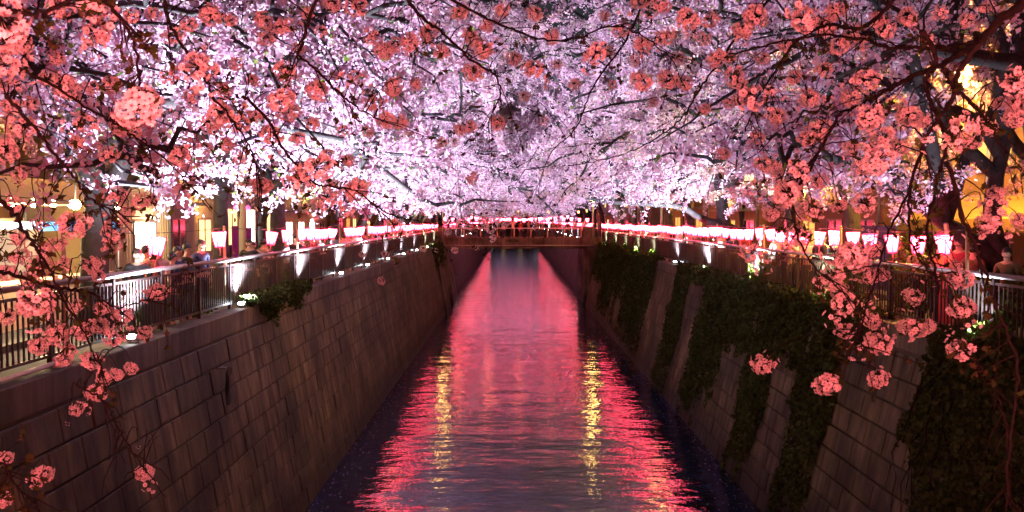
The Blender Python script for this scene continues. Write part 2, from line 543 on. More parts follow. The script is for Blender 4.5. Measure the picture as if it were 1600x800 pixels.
# ------------------------------------------------------------------ far bridge
t = thing('bridge', 'low concrete girder bridge crossing the canal under the blossom', 'bridge', (0, 80, 0))
MB().box(-9.5, .3, -.15, 10.5, 6.0, .45).build('deck', M['bridge_conc'], t)
MB().bevbox(-7.6, 0, -.32, 8.6, .3, .58, .03).build('girder', M['bridge_conc'], t)
MB().bevbox(-7.6, -.12, -.46, 8.6, .28, -.34, .02).build('girder_flange', M['bridge_conc'], t)
for x0, x1 in ((-7.35, -6.45), (6.6, 7.7)):
    MB().bevbox(x0, -.25, .5, x1, .45, 1.55, .04).build('end_post', M['bridge_conc'], t)
for x0, x1 in ((-7.3, -6.1), (6.5, 7.75)):
    s_ = -1 if x0 < 0 else 1
    m = MB(); m.add([(x0, -.2, -7), (x1 + (.9 if s_ < 0 else 0), -.2, -7), (x1, -.2, -.47), (x0 + (0 if s_ < 0 else .3), -.2, -.47),
                     (x0, 5.8, -7), (x1 + (.9 if s_ < 0 else 0), 5.8, -7), (x1, 5.8, -.47), (x0, 5.8, -.47)],
                    [(0,1,2,3),(7,6,5,4),(0,4,5,1),(1,5,6,2),(2,6,7,3),(3,7,4,0)])
    m.build('abutment', M['bridge_conc'], t)
MB().box(-7.3, .02, 1.38, 8.0, .10, 1.46).build('handrail', M['handrail'], t)
MB().box(-7.3, .03, .66, 8.0, .09, .71).build('lower_rail', M['rail'], t)
po = None
for k in range(9):
    if po is None: po = o = MB().box(-.05, 0, .58, .05, .12, 1.38).build('post', M['wood_pole'], t)
    else: o = po.copy(); COL.objects.link(o); o.parent = t
    o.location = (-6 + k * 1.55, 0, 0)
m = MB()
for k in range(110): m.box(-6.4 + k * .12, .05, .71, -6.38 + k * .12, .07, 1.38)
tag(m.build('balusters', M['rail'], t), None, None, None, 'stuff')

bm_ = None
for k in range(9):
    if bm_ is None: bm_ = o = MB().bevbox(0, -.16, -.44, .10, -.01, .50, .012).build('stiffener', M['bridge_conc'], t)
    else: o = bm_.copy(); COL.objects.link(o); o.parent = t
    o.location = (-5.9 + k * 1.5, 0, 0)
MB().tube([(-7.2, -.22, -.18), (8.2, -.22, -.18)], .055, 8).build('service_pipe', M['steel_pole'], t)
MB().bevbox(-.6, -.06, .12, .6, -.005, .38, .008).build('nameplate', M['coping'], t)
# near bridge that carries the viewer, its parapet lined with added lanterns out of view
t = thing('bridge', 'near footbridge the view is taken from', 'bridge', (0, 0, 0))
MB().box(-9, -4.5, -.2, 10.5, .35, .45).build('deck', M['bridge_conc'], t)
MB().box(-9, .15, 1.45, 10.5, .22, 1.52).build('handrail', M['handrail'], t)
po = None
for k in range(11):
    if po is None: po = o = MB().box(-.04, .15, .45, .04, .22, 1.45).build('post', M['rail'], t)
    else: o = po.copy(); COL.objects.link(o); o.parent = t
    o.location = (-8.6 + k * 1.9, 0, 0)

# ------------------------------------------------------------------ lanterns
def make_lantern():
    t = thing('paper_lantern', 'x', 'lantern', (0, 0, 0), 0, 'pink paper lanterns strung along the canal')
    n = 6
    def ring(r, z, ph=0): return [(r * math.cos(ph + 2*math.pi*i/n), r * math.sin(ph + 2*math.pi*i/n), z) for i in range(n)]
    m = MB()
    m.add(ring(.165, .17) + ring(.10, -.18), [(i, i+6, (i+1) % 6 + 6, (i+1) % 6) for i in range(6)])
    m.build('paper_shade', M['paper'], t)
    m = MB()
    for r, z in ((.170, .175), (.104, -.185)):
        a = ring(r, z - .008) + ring(r, z + .010) + ring(r * .86, z + .010) + ring(r * .86, z - .008)
        fs = []
        for i in range(6):
            j = (i + 1) % 6
            fs += [(i, j, 6+j, 6+i), (6+i, 6+j, 12+j, 12+i), (12+i, 12+j, 18+j, 18+i), (18+i, 18+j, j, i)]
        m.add(a, fs)
    for i in range(6):
        a = 2 * math.pi * i / 6
        m.tube([(.170*math.cos(a), .170*math.sin(a), .175), (.104*math.cos(a), .104*math.sin(a), -.185)], .0095, 4)
    m.build('frame', M['paper_red'], t)
    MB().tube([(0, 0, .26), (.0, 0, .175)], .006, 4).tube([(-.16, 0, .18), (0, 0, .19), (.16, 0, .18)], .005, 4).build('hook', M['cable'], t)
    MB().tube([(0, 0, -.185), (.01, 0, -.27), (.0, 0, -.38)], [.014, .010, .016], 6).build('tassel', M['tassel'], t)
    return t
proto_lantern = make_lantern()
first = [True]
def lantern(loc, label, rz, tilt=(0, 0)):
    if first[0]:
        o = proto_lantern; o.location = loc; o['label'] = label; first[0] = False
    else: o = copy_thing(proto_lantern, label, loc)
    o.rotation_euler = (tilt[0], tilt[1], rz)
    return o
ORD = ['first','second','third','fourth','fifth','sixth','seventh','eighth','ninth','tenth','eleventh','twelfth','thirteenth','fourteenth','fifteenth','sixteenth','seventeenth','eighteenth','nineteenth','twentieth','twenty-first','twenty-second']

def post_at(x, y, z0, bank, idx, beyond=False):
    t = thing('lantern_post', 'x', 'post', (x, y, z0), 0, 'timber posts carrying the lantern cables')
    t['label'] = 'timber lantern post, %s along the %s railing%s' % (ORD[idx], bank, ' beyond the far bridge' if beyond else ' counting from the viewer')
    h = 1.98
    MB().tube([(0, 0, .05), (.012, 0, 1.0), (0, 0, h)], [.036, .033, .030], 8).build('pole', M['wood_pole'], t)
    MB().tube([(-.04, 0, 1.17), (.11 * (-1 if x > 0 else -1), 0, 1.17)], .012, 6).build('clamp', M['fixture'], t)
    return t

def bank_lanterns(x, bank, posts, explicit, y_from, y_to, beyond=False):
    z0 = 0.0
    for i, y in enumerate(posts): post_at(x, y, z0, bank, i, beyond)
    ys = list(explicit)
    y = y_from
    while y < y_to:
        if y > 158: y += 1.9
        near_post = min(abs(y - p) for p in posts)
        if not (x < 0 and y < 80 and near_post < .62): ys.append(y)
        y += 1.12
    for a in range(len(posts) - 1):          # cables
        p0, p1 = posts[a], posts[a + 1]
        pts = [(x, p0 + (p1 - p0) * u, 1.94 - .5 * u * (1 - u) * .6) for u in np.linspace(0, 1, 9)]
        tag(MB().tube(pts, .007, 5).build('lantern_cable', M['cable']),
            'black cable sagging between the %s and %s %s bank lantern posts%s' % (ORD[a], ORD[a+1], bank, ' beyond the bridge' if beyond else ''), 'cable', 'cables that carry the lanterns')
    for y in ys:
        k = max([i for i, p in enumerate(posts) if p <= y] or [0])
        n_ = sum(1 for q in ys if q < y and q >= posts[k])
        p1 = posts[min(k + 1, len(posts) - 1)]
        u = (y - posts[k]) / max(.1, (p1 - posts[k])) if p1 > posts[k] else .5
        sag = .5 * max(0, u) * max(0, 1 - u) * .6
        lab = ('glowing pink paper lantern, %s bank, %s past the %s post' if not beyond else 'pink lantern beyond the far bridge, %s bank, %s past the %s post') % (bank, ORD[n_], ORD[k])
        lantern((x + random.uniform(-.04, .04), y, 1.68 - sag), lab, random.uniform(0, 1), (random.uniform(-.08, .08), random.uniform(-.14, .14)))
postsL = [13.2, 20.6, 27.6, 34.4, 41, 47.5, 54, 60.5, 67, 73.5, 79.5]
postsR = [15.6, 21.6, 28.2, 34.6, 41, 47.5, 54, 60.5, 67, 73.5, 79.5]
bank_lanterns(-6.86, 'left', postsL, [16.6, 20.2, 24.5, 26.2], 28.3, 79)
bank_lanterns(8.22, 'right', postsR, [], 16.4, 79)
pB = [88 + 7 * k for k in range(11)]
for yc, word in ((118, 'first'), (150, 'second'), (182, 'third')):  # unseen cables of lanterns, added to redden the far water
    pts = [(-7 + 15.2 * u, yc, 3.0 - .5 * 4 * u * (1 - u)) for u in np.linspace(0, 1, 17)]
    tag(MB().tube(pts, .01, 4).build('lantern_cable', M['cable']), '%s added unseen cable of lanterns strung across the canal beyond the far bridge' % word, 'cable', 'cables that carry the lanterns')
    for k in range(17):
        u = (k + .7) / 17.4
        lantern((-7 + 15.2 * u, yc, 2.72 - .5 * 4 * u * (1 - u)), 'added unseen lantern beyond the bridge, %s on the %s cable across the canal' % (ORD[k], word), k * .5)
pB2 = [88 + 12 * k for k in range(16)]
bank_lanterns(-6.86, 'left', pB2, [], 88.5, 262, True)
bank_lanterns(8.22, 'right', pB2, [], 88.5, 262, True)
M['fill_glow'] = glow('red_fill_bulb', (1.0, .16, .05), 14)
for k in range(5):  # bulbs added to light the crowd on the bridge deck
    t = thing('fill_bulb', 'added red bulb lighting the crowd on the far bridge, %s from its left end' % ORD[k], 'lamp', (-5.2 + k * 2.9, 83.2, 2.95), 0, 'added bulbs over the far bridge')
    MB().tube([(0, 0, -.12), (0, 0, -.04), (0, 0, .05), (0, 0, .12)], [.05, .11, .09, .04], 10).build('bulb', M['fill_glow'], t)
    MB().tube([(0, 0, .12), (0, .05, .6)], .012, 5).build('flex', M['cable'], t)
    ld = bpy.data.lights.new('bulb_light', 'POINT'); ld.energy = 70; ld.color = (1.0, .16, .06); ld.shadow_soft_size = .25
    lo = bpy.data.objects.new('bulb_light', ld); COL.objects.link(lo); lo.parent = t; lo.location = (0, -.2, -.1)
pts = [(-7 + 15.2 * u, 79.7, 2.5 - .12 * abs(math.sin(u * math.pi * 4))) for u in np.linspace(0, 1, 33)]
tag(MB().tube(pts, .01, 4).build('lantern_cable', M['cable']), 'cable strung across the far bridge above its parapet', 'cable', 'cables that carry the lanterns')
for k in range(19):
    lantern((-6.2 + k * .73, 79.7, 2.18 + .05 * math.cos(k * 1.6)), 'small red lantern over the far bridge, %s from its left end' % ORD[k], k * .7)
for k in range(13):  # unseen lantern row added to light the nearest blossom
    o = lantern((-6.6 + k * 1.15, .62, 1.36), 'added unseen lantern on the near bridge parapet, %s from the left bank' % ORD[k], k * .4)
    ld = bpy.data.lights.new('bulb_light', 'POINT'); ld.energy = NEAR_W; ld.color = (1.0, .245, .225); ld.shadow_soft_size = .1
    lo = bpy.data.objects.new('bulb_light', ld); COL.objects.link(lo); lo.parent = o; lo.location = (0, 0, .22)

# ------------------------------------------------------------------ floodlights on the coping
lampL = [14.8, 20.8, 27.0, 33.0, 39.0, 45.5, 52.0, 59.0, 66.5, 74.0]
lampR = [14.6, 21.8, 28.4, 35.4, 42.0, 48.9, 55.0, 61.0, 67.0, 74.0]
def flood(x, y, side, idx, bank, green=False, power=FLOOD_W, beyond=False):
    t = thing('floodlight', '%s floodlight on the %s coping, %s counting from the viewer%s' % ('greenish' if green else 'cold white', bank, ORD[idx], ' past the bridge' if beyond else ''), 'floodlight',
              (x, y, .0), 0, 'floodlights at the foot of the railings')
    MB().box(-.07, -.02, .0, .07, .02, .015).tube([(-.09, 0, .0), (-.09, 0, .12)], .008, 6).tube([(.09, 0, .0), (.09, 0, .12)], .008, 6).build('bracket', M['fixture'], t)
    a = R(20) * side                      # leans towards the bank
    body = MB().bevbox(-.085, -.07, .05, .085, .07, .14, .015).build('housing', M['fixture'], t)
    m = MB()
    m.add([(-.07, -.055, .146), (.07, -.055, .146), (.07, .055, .146), (-.07, .055, .146)], [(0, 1, 2, 3)])
    # lens wraps over the front lip so it is seen from the canal bridge
    m.add([(-.07, -.073, .085), (.07, -.073, .085), (.07, -.073, .135), (-.07, -.073, .135)], [(0, 1, 2, 3)])
    m.build('lens', M['lens_green'] if green else M['lens'], t)
    ld = bpy.data.lights.new('flood_beam', 'SPOT')
    ld.energy = power
    ld.spot_size = R(138); ld.spot_blend = 1.0
    ld.shadow_soft_size = .06
    ld.color = (.80, .86, 1.0) if not green else (.80, 1.0, .62)
    lo = bpy.data.objects.new('flood_beam', ld); COL.objects.link(lo); lo.parent = t
    lo.location = (0, 0, .20)
    lo.rotation_euler = Vector((-side * math.sin(R(21)), .12, math.cos(R(21)))).to_track_quat('-Z', 'Y').to_euler()
    return t
for i, y in enumerate(lampL): flood(LX - .12, y, -1, i, 'left', green=(i >= 8), power=FLOOD_W * (1.15 if y < 23 else .9 if y < 40 else .30))
for i, y in enumerate(lampR): flood(RX + .12, y, 1, i, 'right', green=(i in (1,) or i >= 5), power=FLOOD_W * (.12 if y < 18 else .5 if y < 23 else .9 if y < 40 else .30))
for i in range(13):
    yb = 92 + i * 11 + max(0, i - 5) * 9
    flood(LX - .12, yb, -1, i, 'left', False, FLOOD_W * .8, True)
    flood(RX + .12, yb + 3, 1, i, 'right', False, FLOOD_W * .8, True)

# ------------------------------------------------------------------ street lamps and other lit lamps
def point(loc, col, power, parent, r=.12):
    ld = bpy.data.lights.new('bulb_light', 'POINT'); ld.energy = power; ld.color = col; ld.shadow_soft_size = r
    o = bpy.data.objects.new('bulb_light', ld); COL.objects.link(o); o.parent = parent; o.location = loc
    return o
def street_lamp(x, y, z0, h, arm, label, col, power, mat, r=.13):
    t = thing('street_lamp', label, 'street lamp', (x, y, z0), 0, 'street lamps on the banks')
    MB().tube([(0, 0, 0), (0, 0, h * .5), (0, 0, h)], [.085, .07, .055], 10).build('pole', M['steel_pole'], t)
    if abs(arm) > .01:
        MB().tube([(0, 0, h - .9), (arm * .5, 0, h - .75), (arm, 0, h - .8)], [.04, .035, .03], 8).build('arm', M['steel_pole'], t)
    lz = h - .95 if abs(arm) > .01 else h + .1
    m = MB()
    n = 12
    vs = []; fs = []
    for i in range(7):
        ph = -math.pi/2 + math.pi * i / 6
        for j in range(n): vs.append((arm + r*math.cos(ph)*math.cos(2*math.pi*j/n), r*math.cos(ph)*math.sin(2*math.pi*j/n), lz + r*math.sin(ph)))
    for i in range(6):
        for j in range(n): fs.append((i*n+j, i*n+(j+1) % n, (i+1)*n+(j+1) % n, (i+1)*n+j))
    m.add(vs, fs, 0, True); m.build('globe', mat, t)
    MB().tube([(arm, 0, lz + r - .02), (arm, 0, lz + r + .08)], [.13, .05], 12).build('lamp_cap', M['fixture'], t)
    return t, (arm, 0, lz)
t, l = street_lamp(12.0, 21.8, PATH_R, 7.2, -.45, 'tall grey steel street lamp with an amber bulb on the right bank', None, 0, M['sodium'], .12)
point((l[0], l[1], l[2] - .2), (1.0, .46, .09), 4500, t)
M['sodium2'] = glow('far_amber_bulb', (1.0, .58, .15), 120)
for x, y, h, lab in ((-6.35, 79.4, 3.9, 'amber street lamp at the left end of the far bridge'), (7.45, 79.4, 4.1, 'amber street lamp at the right end of the far bridge'),
                     (-7.6, 52.5, 4.1, 'amber street lamp standing among the left bank trees'), (8.9, 51.5, 4.1, 'amber street lamp standing among the right bank trees')):
    t, l = street_lamp(x, y, -.1, h, 0, lab, None, 0, M['sodium2'], .30)

# ------------------------------------------------------------------ trees
M_branch = M['bark']
def curve(p0, p1, bend, n, g, wob):
    p0 = np.array(p0, float); p1 = np.array(p1, float)
    u = np.linspace(0, 1, n)[:, None]
    L = np.linalg.norm(p1 - p0)
    mid = (p0 + p1) / 2 + np.array(bend) * L
    pts = (1-u)**2 * p0 + 2*u*(1-u) * mid + u**2 * p1
    pts[1:-1] += g.normal(size=(n-2, 3)) * wob * L
    return pts

def smooth_path(pts, n):
    pts = np.array([tuple(p) for p in pts], float)
    k = len(pts)
    t = np.arange(k)
    tt = np.linspace(0, k - 1, n)
    out = np.empty((n, 3))
    for i, x in enumerate(tt):
        j = min(int(x), k - 2); u = x - j
        p0 = pts[max(j-1, 0)]; p1 = pts[j]; p2 = pts[j+1]; p3 = pts[min(j+2, k-1)]
        out[i] = .5 * ((2*p1) + (-p0+p2)*u + (2*p0-5*p1+4*p2-p3)*u*u + (-p0+3*p1-3*p2+p3)*u**3)
    return out

def make_tree(seed, stems, canal, nblossom, reach=7.5, limb_n=7, height=10.5, name='cherry_tree', limbs_from=None, flower=.062):
    """stems: list of (points, r0, r1) in tree-local metres; canal = +1 if the canal lies towards +x.
       returns (trunk MB, [limb MBs], blossom quads, material indices)"""
    g = np.random.default_rng(seed)
    trunk = MB()
    limbs = MB(); twigs = MB()
    tips = []
    axes = []
    for pts, r0, r1 in stems:
        sp = smooth_path(pts, 14)
        rr = np.linspace(r0, r1, 14); rr[0] *= 1.25
        trunk.tube(sp, rr * (1 + .06 * np.sin(np.arange(14) * 2.1)), 12)
        axes.append((sp, rr))
        tips.append((sp[-1], r1))
    # limbs
    branches = []
    for k in range(limb_n):
        sp, rr = axes[k % len(axes)]
        i = int(g.uniform(.55, 1.0) * 13)
        p0 = sp[i]
        if k % 3 != 2: az = g.uniform(-1.15, 1.15)
        else: az = g.uniform(1.3, 5.0)
        d = np.array([canal * math.cos(az), math.sin(az), 0])
        rch = reach * (g.uniform(.65, 1.05) if k % 3 != 2 else g.uniform(.4, .7))
        zt = g.uniform(.35, 1.0) * height if k % 4 != 0 else g.uniform(.22, .45) * height
        p1 = p0 * np.array([1, 1, 0]) + d * rch + np.array([0, 0, max(zt, 2.6)])
        c = curve(p0, p1, (0, 0, g.uniform(.10, .25)), 10, g, .02)
        r0 = rr[i] * .92
        limbs.tube(c, np.linspace(r0, .035, 10) * (1 + .08 * np.sin(np.arange(10) * 2.3)), 8)
        branches.append((c, r0))
    for sp, rr in axes: branches.append((sp[8:], rr[8]))
    sub = []
    for c, r0 in branches:
        L = np.linalg.norm(c[-1] - c[0])
        ns = int(5 + L * 1.1)
        for q in range(ns):
            u = g.uniform(.28, 1.0)
            idx = min(int(u * (len(c) - 1)), len(c) - 2)
            p0 = c[idx] + (c[idx+1] - c[idx]) * g.random()
            t_ = c[idx+1] - c[idx]; t_ = t_ / (np.linalg.norm(t_) + 1e-6)
            d = t_ * .8 + g.normal(size=3) * np.array([.8, .8, .45]); d[2] += .05
            d /= np.linalg.norm(d)
            ln = g.uniform(1.1, 2.9)
            p1 = p0 + d * ln
            p1[2] = max(p1[2], 2.7)
            cc = curve(p0, p1, (0, 0, g.uniform(-.02, .18)), 7, g, .03)
            limbs.tube(cc, np.linspace(min(.050, r0*.6), .010, 7), 5, cap=False)
            sub.append(cc)
    pts = []
    for cc in sub:
        for q in range(int(g.integers(7, 11))):
            u = g.uniform(.1, 1.0) * (len(cc) - 1); idx = min(int(u), len(cc) - 2)
            p0 = cc[idx] + (cc[idx+1] - cc[idx]) * (u - idx)
            d = g.normal(size=3) * np.array([1, 1, .6]); d[2] -= .10; d /= np.linalg.norm(d)
            ln = g.uniform(.35, 1.05)
            p1 = p0 + d * ln
            c3 = curve(p0, p1, (0, 0, g.uniform(-.05, .15)), 4, g, .03)
            twigs.tube(c3, np.linspace(.008, .003, 4), 3, cap=False)
            pts.append(c3)
    pts = np.array(pts)                      # (m,4,3)
    m = len(pts)
    nclump = nblossom // 9
    ti = g.integers(0, m, nclump)
    u = g.uniform(.15, 3.0, nclump); idx = np.minimum(u.astype(int), 2); fr = (u - idx)[:, None]
    cc = pts[ti, idx] * (1 - fr) + pts[ti, idx + 1] * fr
    C = np.repeat(cc, 9, axis=0) + g.normal(size=(nclump * 9, 3)) * .062
    V = cloud(C, flower, g)
    mi = (g.random(len(V)) < .035).astype(np.int32)
    V[mi == 1] = V[mi == 1]
    return trunk, limbs, twigs, V, mi

def tree_object(label, loc, parts, group='cherry trees along the banks', rz=0):
    trunk, limbs, twigs, V, mi = parts
    t = thing('cherry_tree', label, 'tree', loc, rz, group)
    trunk.build('trunk', M_branch, t)
    limbs.build('branch', M_branch, t)
    tag(twigs.build('twigs', M['bark'], t), None, None, None, 'stuff')
    tag(quads('crown', V, [M['blossom'], M['blossom_leaf']], mi, t), None, None, None, 'stuff')
    return t

def loc_pts(base, lst):
    return [tuple(Vector(p) - Vector(base)) for p in lst]

def near_tree(seed, base, y, stems_px, canal, nb, label, **kw):
    st = []
    for pix, r0, r1 in stems_px:
        pts = []
        for q in pix:
            if len(q) == 3: pts.append(P(q[0], q[1], q[2]))
            else: pts.append(P(q[0], q[1], y))
        st.append((loc_pts(base, pts), r0, r1))
    tree_object(label, base, make_tree(seed, st, canal, nb, **kw))

def base_of(px, y, z): 
    p = P(px, 400, y); return (p.x, y, z)
b = base_of(150, 16.8, PATH_L)
near_tree(1, b, 16.8, [([(150, 520), (148, 430), (149, 360), (150, 310), (130, 240), (113, 165), (98, 95), (104, 10)], .30, .10),
                       ([(150, 345), (166, 312), (185, 275), (202, 215), (206, 170), (214, 105), (226, 45), (236, -20)], .19, .08)], 1, 52000,
          'big twin stemmed cherry tree behind the left railing, nearest to the food stall', limb_n=8, reach=6.5)
b = base_of(345, 24.2, PATH_L)
near_tree(2, b, 24.2, [([(346, 480), (346, 420), (345, 330), (343, 290), (328, 235), (300, 180), (270, 130)], .24, .08),
                       ([(345, 310), (362, 268), (378, 245), (402, 212), (440, 180)], .16, .06)], 1, 62000,
          'forked dark cherry tree behind the second lantern post of the left railing', limb_n=8)
b = base_of(434, 30.0, PATH_L)
near_tree(3, b, 30.0, [([(436, 455), (436, 410), (434, 340), (430, 300), (413, 268), (400, 246), (380, 190)], .33, .10),
                       ([(434, 315), (442, 280), (447, 255), (470, 215), (520, 150), (560, 100), (545, 20)], .20, .07)], 1, 66000,
          'thick trunked cherry tree beside the white lit shop on the left bank', limb_n=8, reach=8)
b = base_of(521, 38.5, PATH_L)
near_tree(4, b, 38.5, [([(521, 430), (522, 380), (524, 330), (531, 262), (546, 225), (560, 180)], .25, .08)], 1, 66000,
          'leaning cherry tree among the clustered lanterns of the left bank', limb_n=9, reach=8.5, height=9.5)
b = base_of(632, 64, PATH_L)
# right bank
b = base_of(1566, 17.2, PATH_R)
near_tree(6, b, 17.2, [([(1572, 470), (1562, 430), (1540, 398), (1508, 368), (1462, 340), (1425, 300), (1400, 262)], .28, .07),
                       ([(1572, 450), (1562, 400), (1550, 350), (1556, 280), (1575, 200), (1590, 90)], .24, .09)], -1, 44000,
          'crooked cherry tree leaning low over the right railing, bluish lit bark', limb_n=8, reach=6)
b = base_of(1335, 24.4, PATH_R)
near_tree(7, b, 24.4, [([(1336, 440), (1334, 380), (1330, 330), (1316, 285), (1298, 240), (1290, 190), (1286, 140)], .26, .08),
                       ([(1318, 290), (1280, 235), (1240, 190), (1205, 170), (1150, 160)], .15, .05)], -1, 62000,
          'pale barked cherry tree behind the right bank lanterns, before the brown house', limb_n=8, reach=7)
b = base_of(1132, 38.5, PATH_R)
near_tree(8, b, 38.5, [([(1134, 420), (1132, 370), (1128, 320), (1122, 280), (1100, 230), (1080, 160)], .38, .12),
                       ([(1150, 362), (1135, 352), (1100, 344, 38), (1062, 322, 37.6), (1000, 318, 37), (930, 312, 36.5), (870, 290, 36)], .20, .07)], -1, 68000,
          'broad trunked cherry tree with one long limb reaching low over the canal', limb_n=9, reach=8.5, height=9.5)
b = base_of(1243, 31.0, PATH_R)
near_tree(9, b, 31.0, [([(1240, 430), (1238, 360), (1232, 300), (1240, 240), (1238, 180), (1225, 120), (1210, 40)], .20, .07),
                       ([(1238, 200), (1180, 140), (1100, 112), (1050, 108), (1010, 98), (985, 78)], .15, .08)], -1, 62000,
          'slender cherry tree on the right bank whose dark limb bends across the upper middle', limb_n=8, reach=8)
# two trees beside the near bridge, trunks out of view, limbs in view
b = (8.9, 13.6, PATH_R)
near_tree(10, b, 13.6, [([(1650, 560), (1640, 420), (1625, 250), (1600, 110), (1570, 97), (1500, 86), (1450, 72), (1396, 74)], .22, .07),
                        ([(1610, 180), (1600, 90), (1597, 20), (1600, -60)], .15, .08)], -1, 7000,
          'cherry tree at the right picture edge with a blue lit limb near the top', limb_n=5, reach=3.5)
b = (-8.6, 11.6, PATH_L)
near_tree(12, b, 11.6, [([(-200, 600), (-195, 400), (-180, 250), (-120, 100), (-40, 60), (60, 70)], .22, .06)], 1, 16000,
          'cherry tree at the left picture edge, only its crown in view', limb_n=5, reach=3.8)
# generic trees, several shapes, each copied along the banks
# amber lamp hung in the trees at the upper right
t = thing('wall_lamp', 'bright amber lamp shining through the blossom at the upper right', 'wall lamp', tuple(P(1500, 88, 19.5)))
MB().tube([(0, 0, -.12), (0, 0, 0), (0, 0, .12)], [.05, .08, .05], 10).build('globe', M['sodium'], t)
MB().tube([(0, 0, .1), (2.0, .6, .5)], .03, 6).build('bracket', M['fixture'], t)
point((0, 0, -.15), (1.0, .47, .08), 6500, t)
spots = [(-8.2, 45.5, 1), (-8.4, 52.5, 1), (-8.1, 59.5, 1), (-8.3, 67, 1), (-8.2, 74.5, 1),
         (9.6, 46, -1), (9.8, 53.5, -1), (9.5, 61, -1), (9.7, 68, -1), (9.6, 75.5, -1),
         (-8.3, 91, 1), (9.7, 92, -1), (-8.2, 101, 1), (9.8, 102, -1), (-8.3, 112, 1), (9.7, 113, -1),
         (-8.3, 124, 1), (9.7, 125, -1), (-8.3, 140, 1), (9.7, 141, -1), *[(sx, 157 + 17 * q, c_) for q in range(14) for sx, c_ in ((-7.2, 1), (8.4, -1))], (-12.5, 26, 1), (-12.8, 44, 1), (-12.6, 60, 1), (14.4, 30, -1), (14, 52, -1), (14.2, 70, -1), (12.9, 20.5, -1), (-12.4, 16.0, 1)]
cnt = {1: 0, -1: 0}
gp_proto = {}
for i, (x, y, c) in enumerate(spots):
    k = i % 5
    bank = 'left' if c > 0 else 'right'
    cnt[c] += 1
    far = y > 88
    lab = 'blossoming cherry tree on the %s bank, %s beyond %s' % (bank, (lambda q: ['one tree', 'two trees', 'three trees', 'four trees', 'five trees', 'six trees'][q] if q < 6 else '%s tree' % ORD[q])(len([s for s in spots[:i] if s[2] == c and (s[1] > 88) == far and abs(s[0]) < 12])), 'the far bridge' if far else 'the last forked trunk')
    if abs(x) > 12: lab = 'cherry tree set back against the houses on the %s bank, %s from the viewer' % (bank, {20:'nearest',16:'nearest',26:'next nearest',30:'next nearest',44:'second',52:'second',60:'third',70:'third'}[int(y)])
    if k not in gp_proto:
        g = np.random.default_rng(50 + k)
        lean = g.uniform(.2, 1.0)
        st = [([(0, 0, 0), (.05, .1, .8), (.1, 0, 1.7), (lean * .5, .1, 2.7), (lean, -.3, 4.2), (lean * 1.2, -.6, 6.2)], .27, .09),
              ([(.08, 0, 1.8), (.6, .3, 2.6), (1.5, .5, 3.4), (2.6, .9, 4.6)], .17, .08)]
        parts = make_tree(60 + k, st, 1, 80000, reach=8.6, limb_n=11, height=9.5, flower=.090)
        o = tree_object(lab, (x, y, -.2), parts, rz=0 if c > 0 else math.pi)
        gp_proto[k] = o
    else:
        o = copy_thing(gp_proto[k], lab, (x, y, -.2), (0 if c > 0 else math.pi) + random.uniform(-.35, .35))
        s = random.uniform(.95, 1.12) * (1.25 if far else 1.0) * (1.25 if y > 150 else 1.12 if 44 < y < 80 else 1.0); o.scale = (s, s, s * 1.22)

# ------------------------------------------------------------------ ivy and shrubs
def ivy(label, strips, seed, dens=900, root=RX, foot=RXB, lip=True):
    g = np.random.default_rng(seed)
    slope = (foot - root) / 5.5
    Cs = []; Ns = []
    for (y0, y1, t, d) in strips:
        n = int((y1 - y0) * t * 5.6 * dens * d)
        yy = g.uniform(y0 - .35, y1 + .35, n)
        tt = g.beta(1.0, 1.05, n) * t
        edge = np.sin(yy * 5.1) * .09 + np.sin(yy * 13.7) * .05
        keep = (tt < t * (.9 + edge)) & (yy > y0 + .30 * np.sin(tt * 11 + y0) * g.uniform(.3, 1, n)) & (yy < y1 + .38 * np.sin(tt * 13 + y1) * g.uniform(.2, 1, n))
        yy = yy[keep]; tt = tt[keep]; n = len(yy)
        z = .05 - tt * 5.6
        clump = np.sin(yy * 2.7 + np.sin(z * 1.7) * 2) * np.sin(z * 2.9 + np.sin(yy * 1.9) * 2) + .55 * np.sin(yy * 7.1 + z * 3.3) * np.sin(z * 6.3 - yy * 4)
        kk = (g.random(n) < .62 + .55 * clump + .45 * (1 - tt / t))
        yy = yy[kk]; z = z[kk]; tt = tt[kk]; n = len(yy)
        lump = .5 + .5 * np.sin(yy * 3.3 + np.sin(z * 2.1) * 1.3) * np.sin(z * 4.1 + yy)
        out = g.uniform(.01, .12, n) + .16 * lump * g.random(n)
        x = root + slope * (-z) - out
        C = np.stack([x, yy, z], 1); N = np.tile(np.array([[-1.0, -.2, .35]]), (n, 1))
        Cs.append(C); Ns.append(N)
        if lip:                                # mat over the coping
            n = int((y1 - y0) * 170 * d)
            C = np.stack([root + g.uniform(-.12, .32, n), g.uniform(y0, y1, n), g.uniform(0, .16, n) + .08 * np.sin(np.arange(n))], 1)
            Cs.append(C); Ns.append(np.tile(np.array([[-.4, -.3, 1.0]]), (n, 1)))
    C = np.concatenate(Cs); N = np.concatenate(Ns)
    V = cloud(C, .105, g, N, .75, 1.0, .08)
    o = quads('ivy', V, M['ivy'])
    return tag(o, label, 'ivy', 'ivy hanging down the right wall', 'stuff')
ivy('ivy mat covering the far part of the right wall up to the bridge', [(45.6, 55, .93, .6), (55.5, 61, .6, .5), (58, 59.4, .95, .5), (61, 68, .9, .5), (68, 77, .55, .5)], 1, 420)
ivy('narrow ivy column beside the bare right wall panel', [(36.8, 39.9, 1.0, 1.0)], 2, 620)
ivy('broad ivy mass in the middle of the right wall, trailing to the water', [(31.2, 34.0, .98, 1.0), (29.4, 31.2, .80, .8), (26.6, 29.4, .42, .9), (24.0, 26.3, 1.0, 1.0), (22.0, 24.0, .34, .9), (19.5, 21.7, 1.0, 1.0), (34.2, 36.8, .10, 1.0), (18.2, 19.3, .12, .7)], 3, 900)
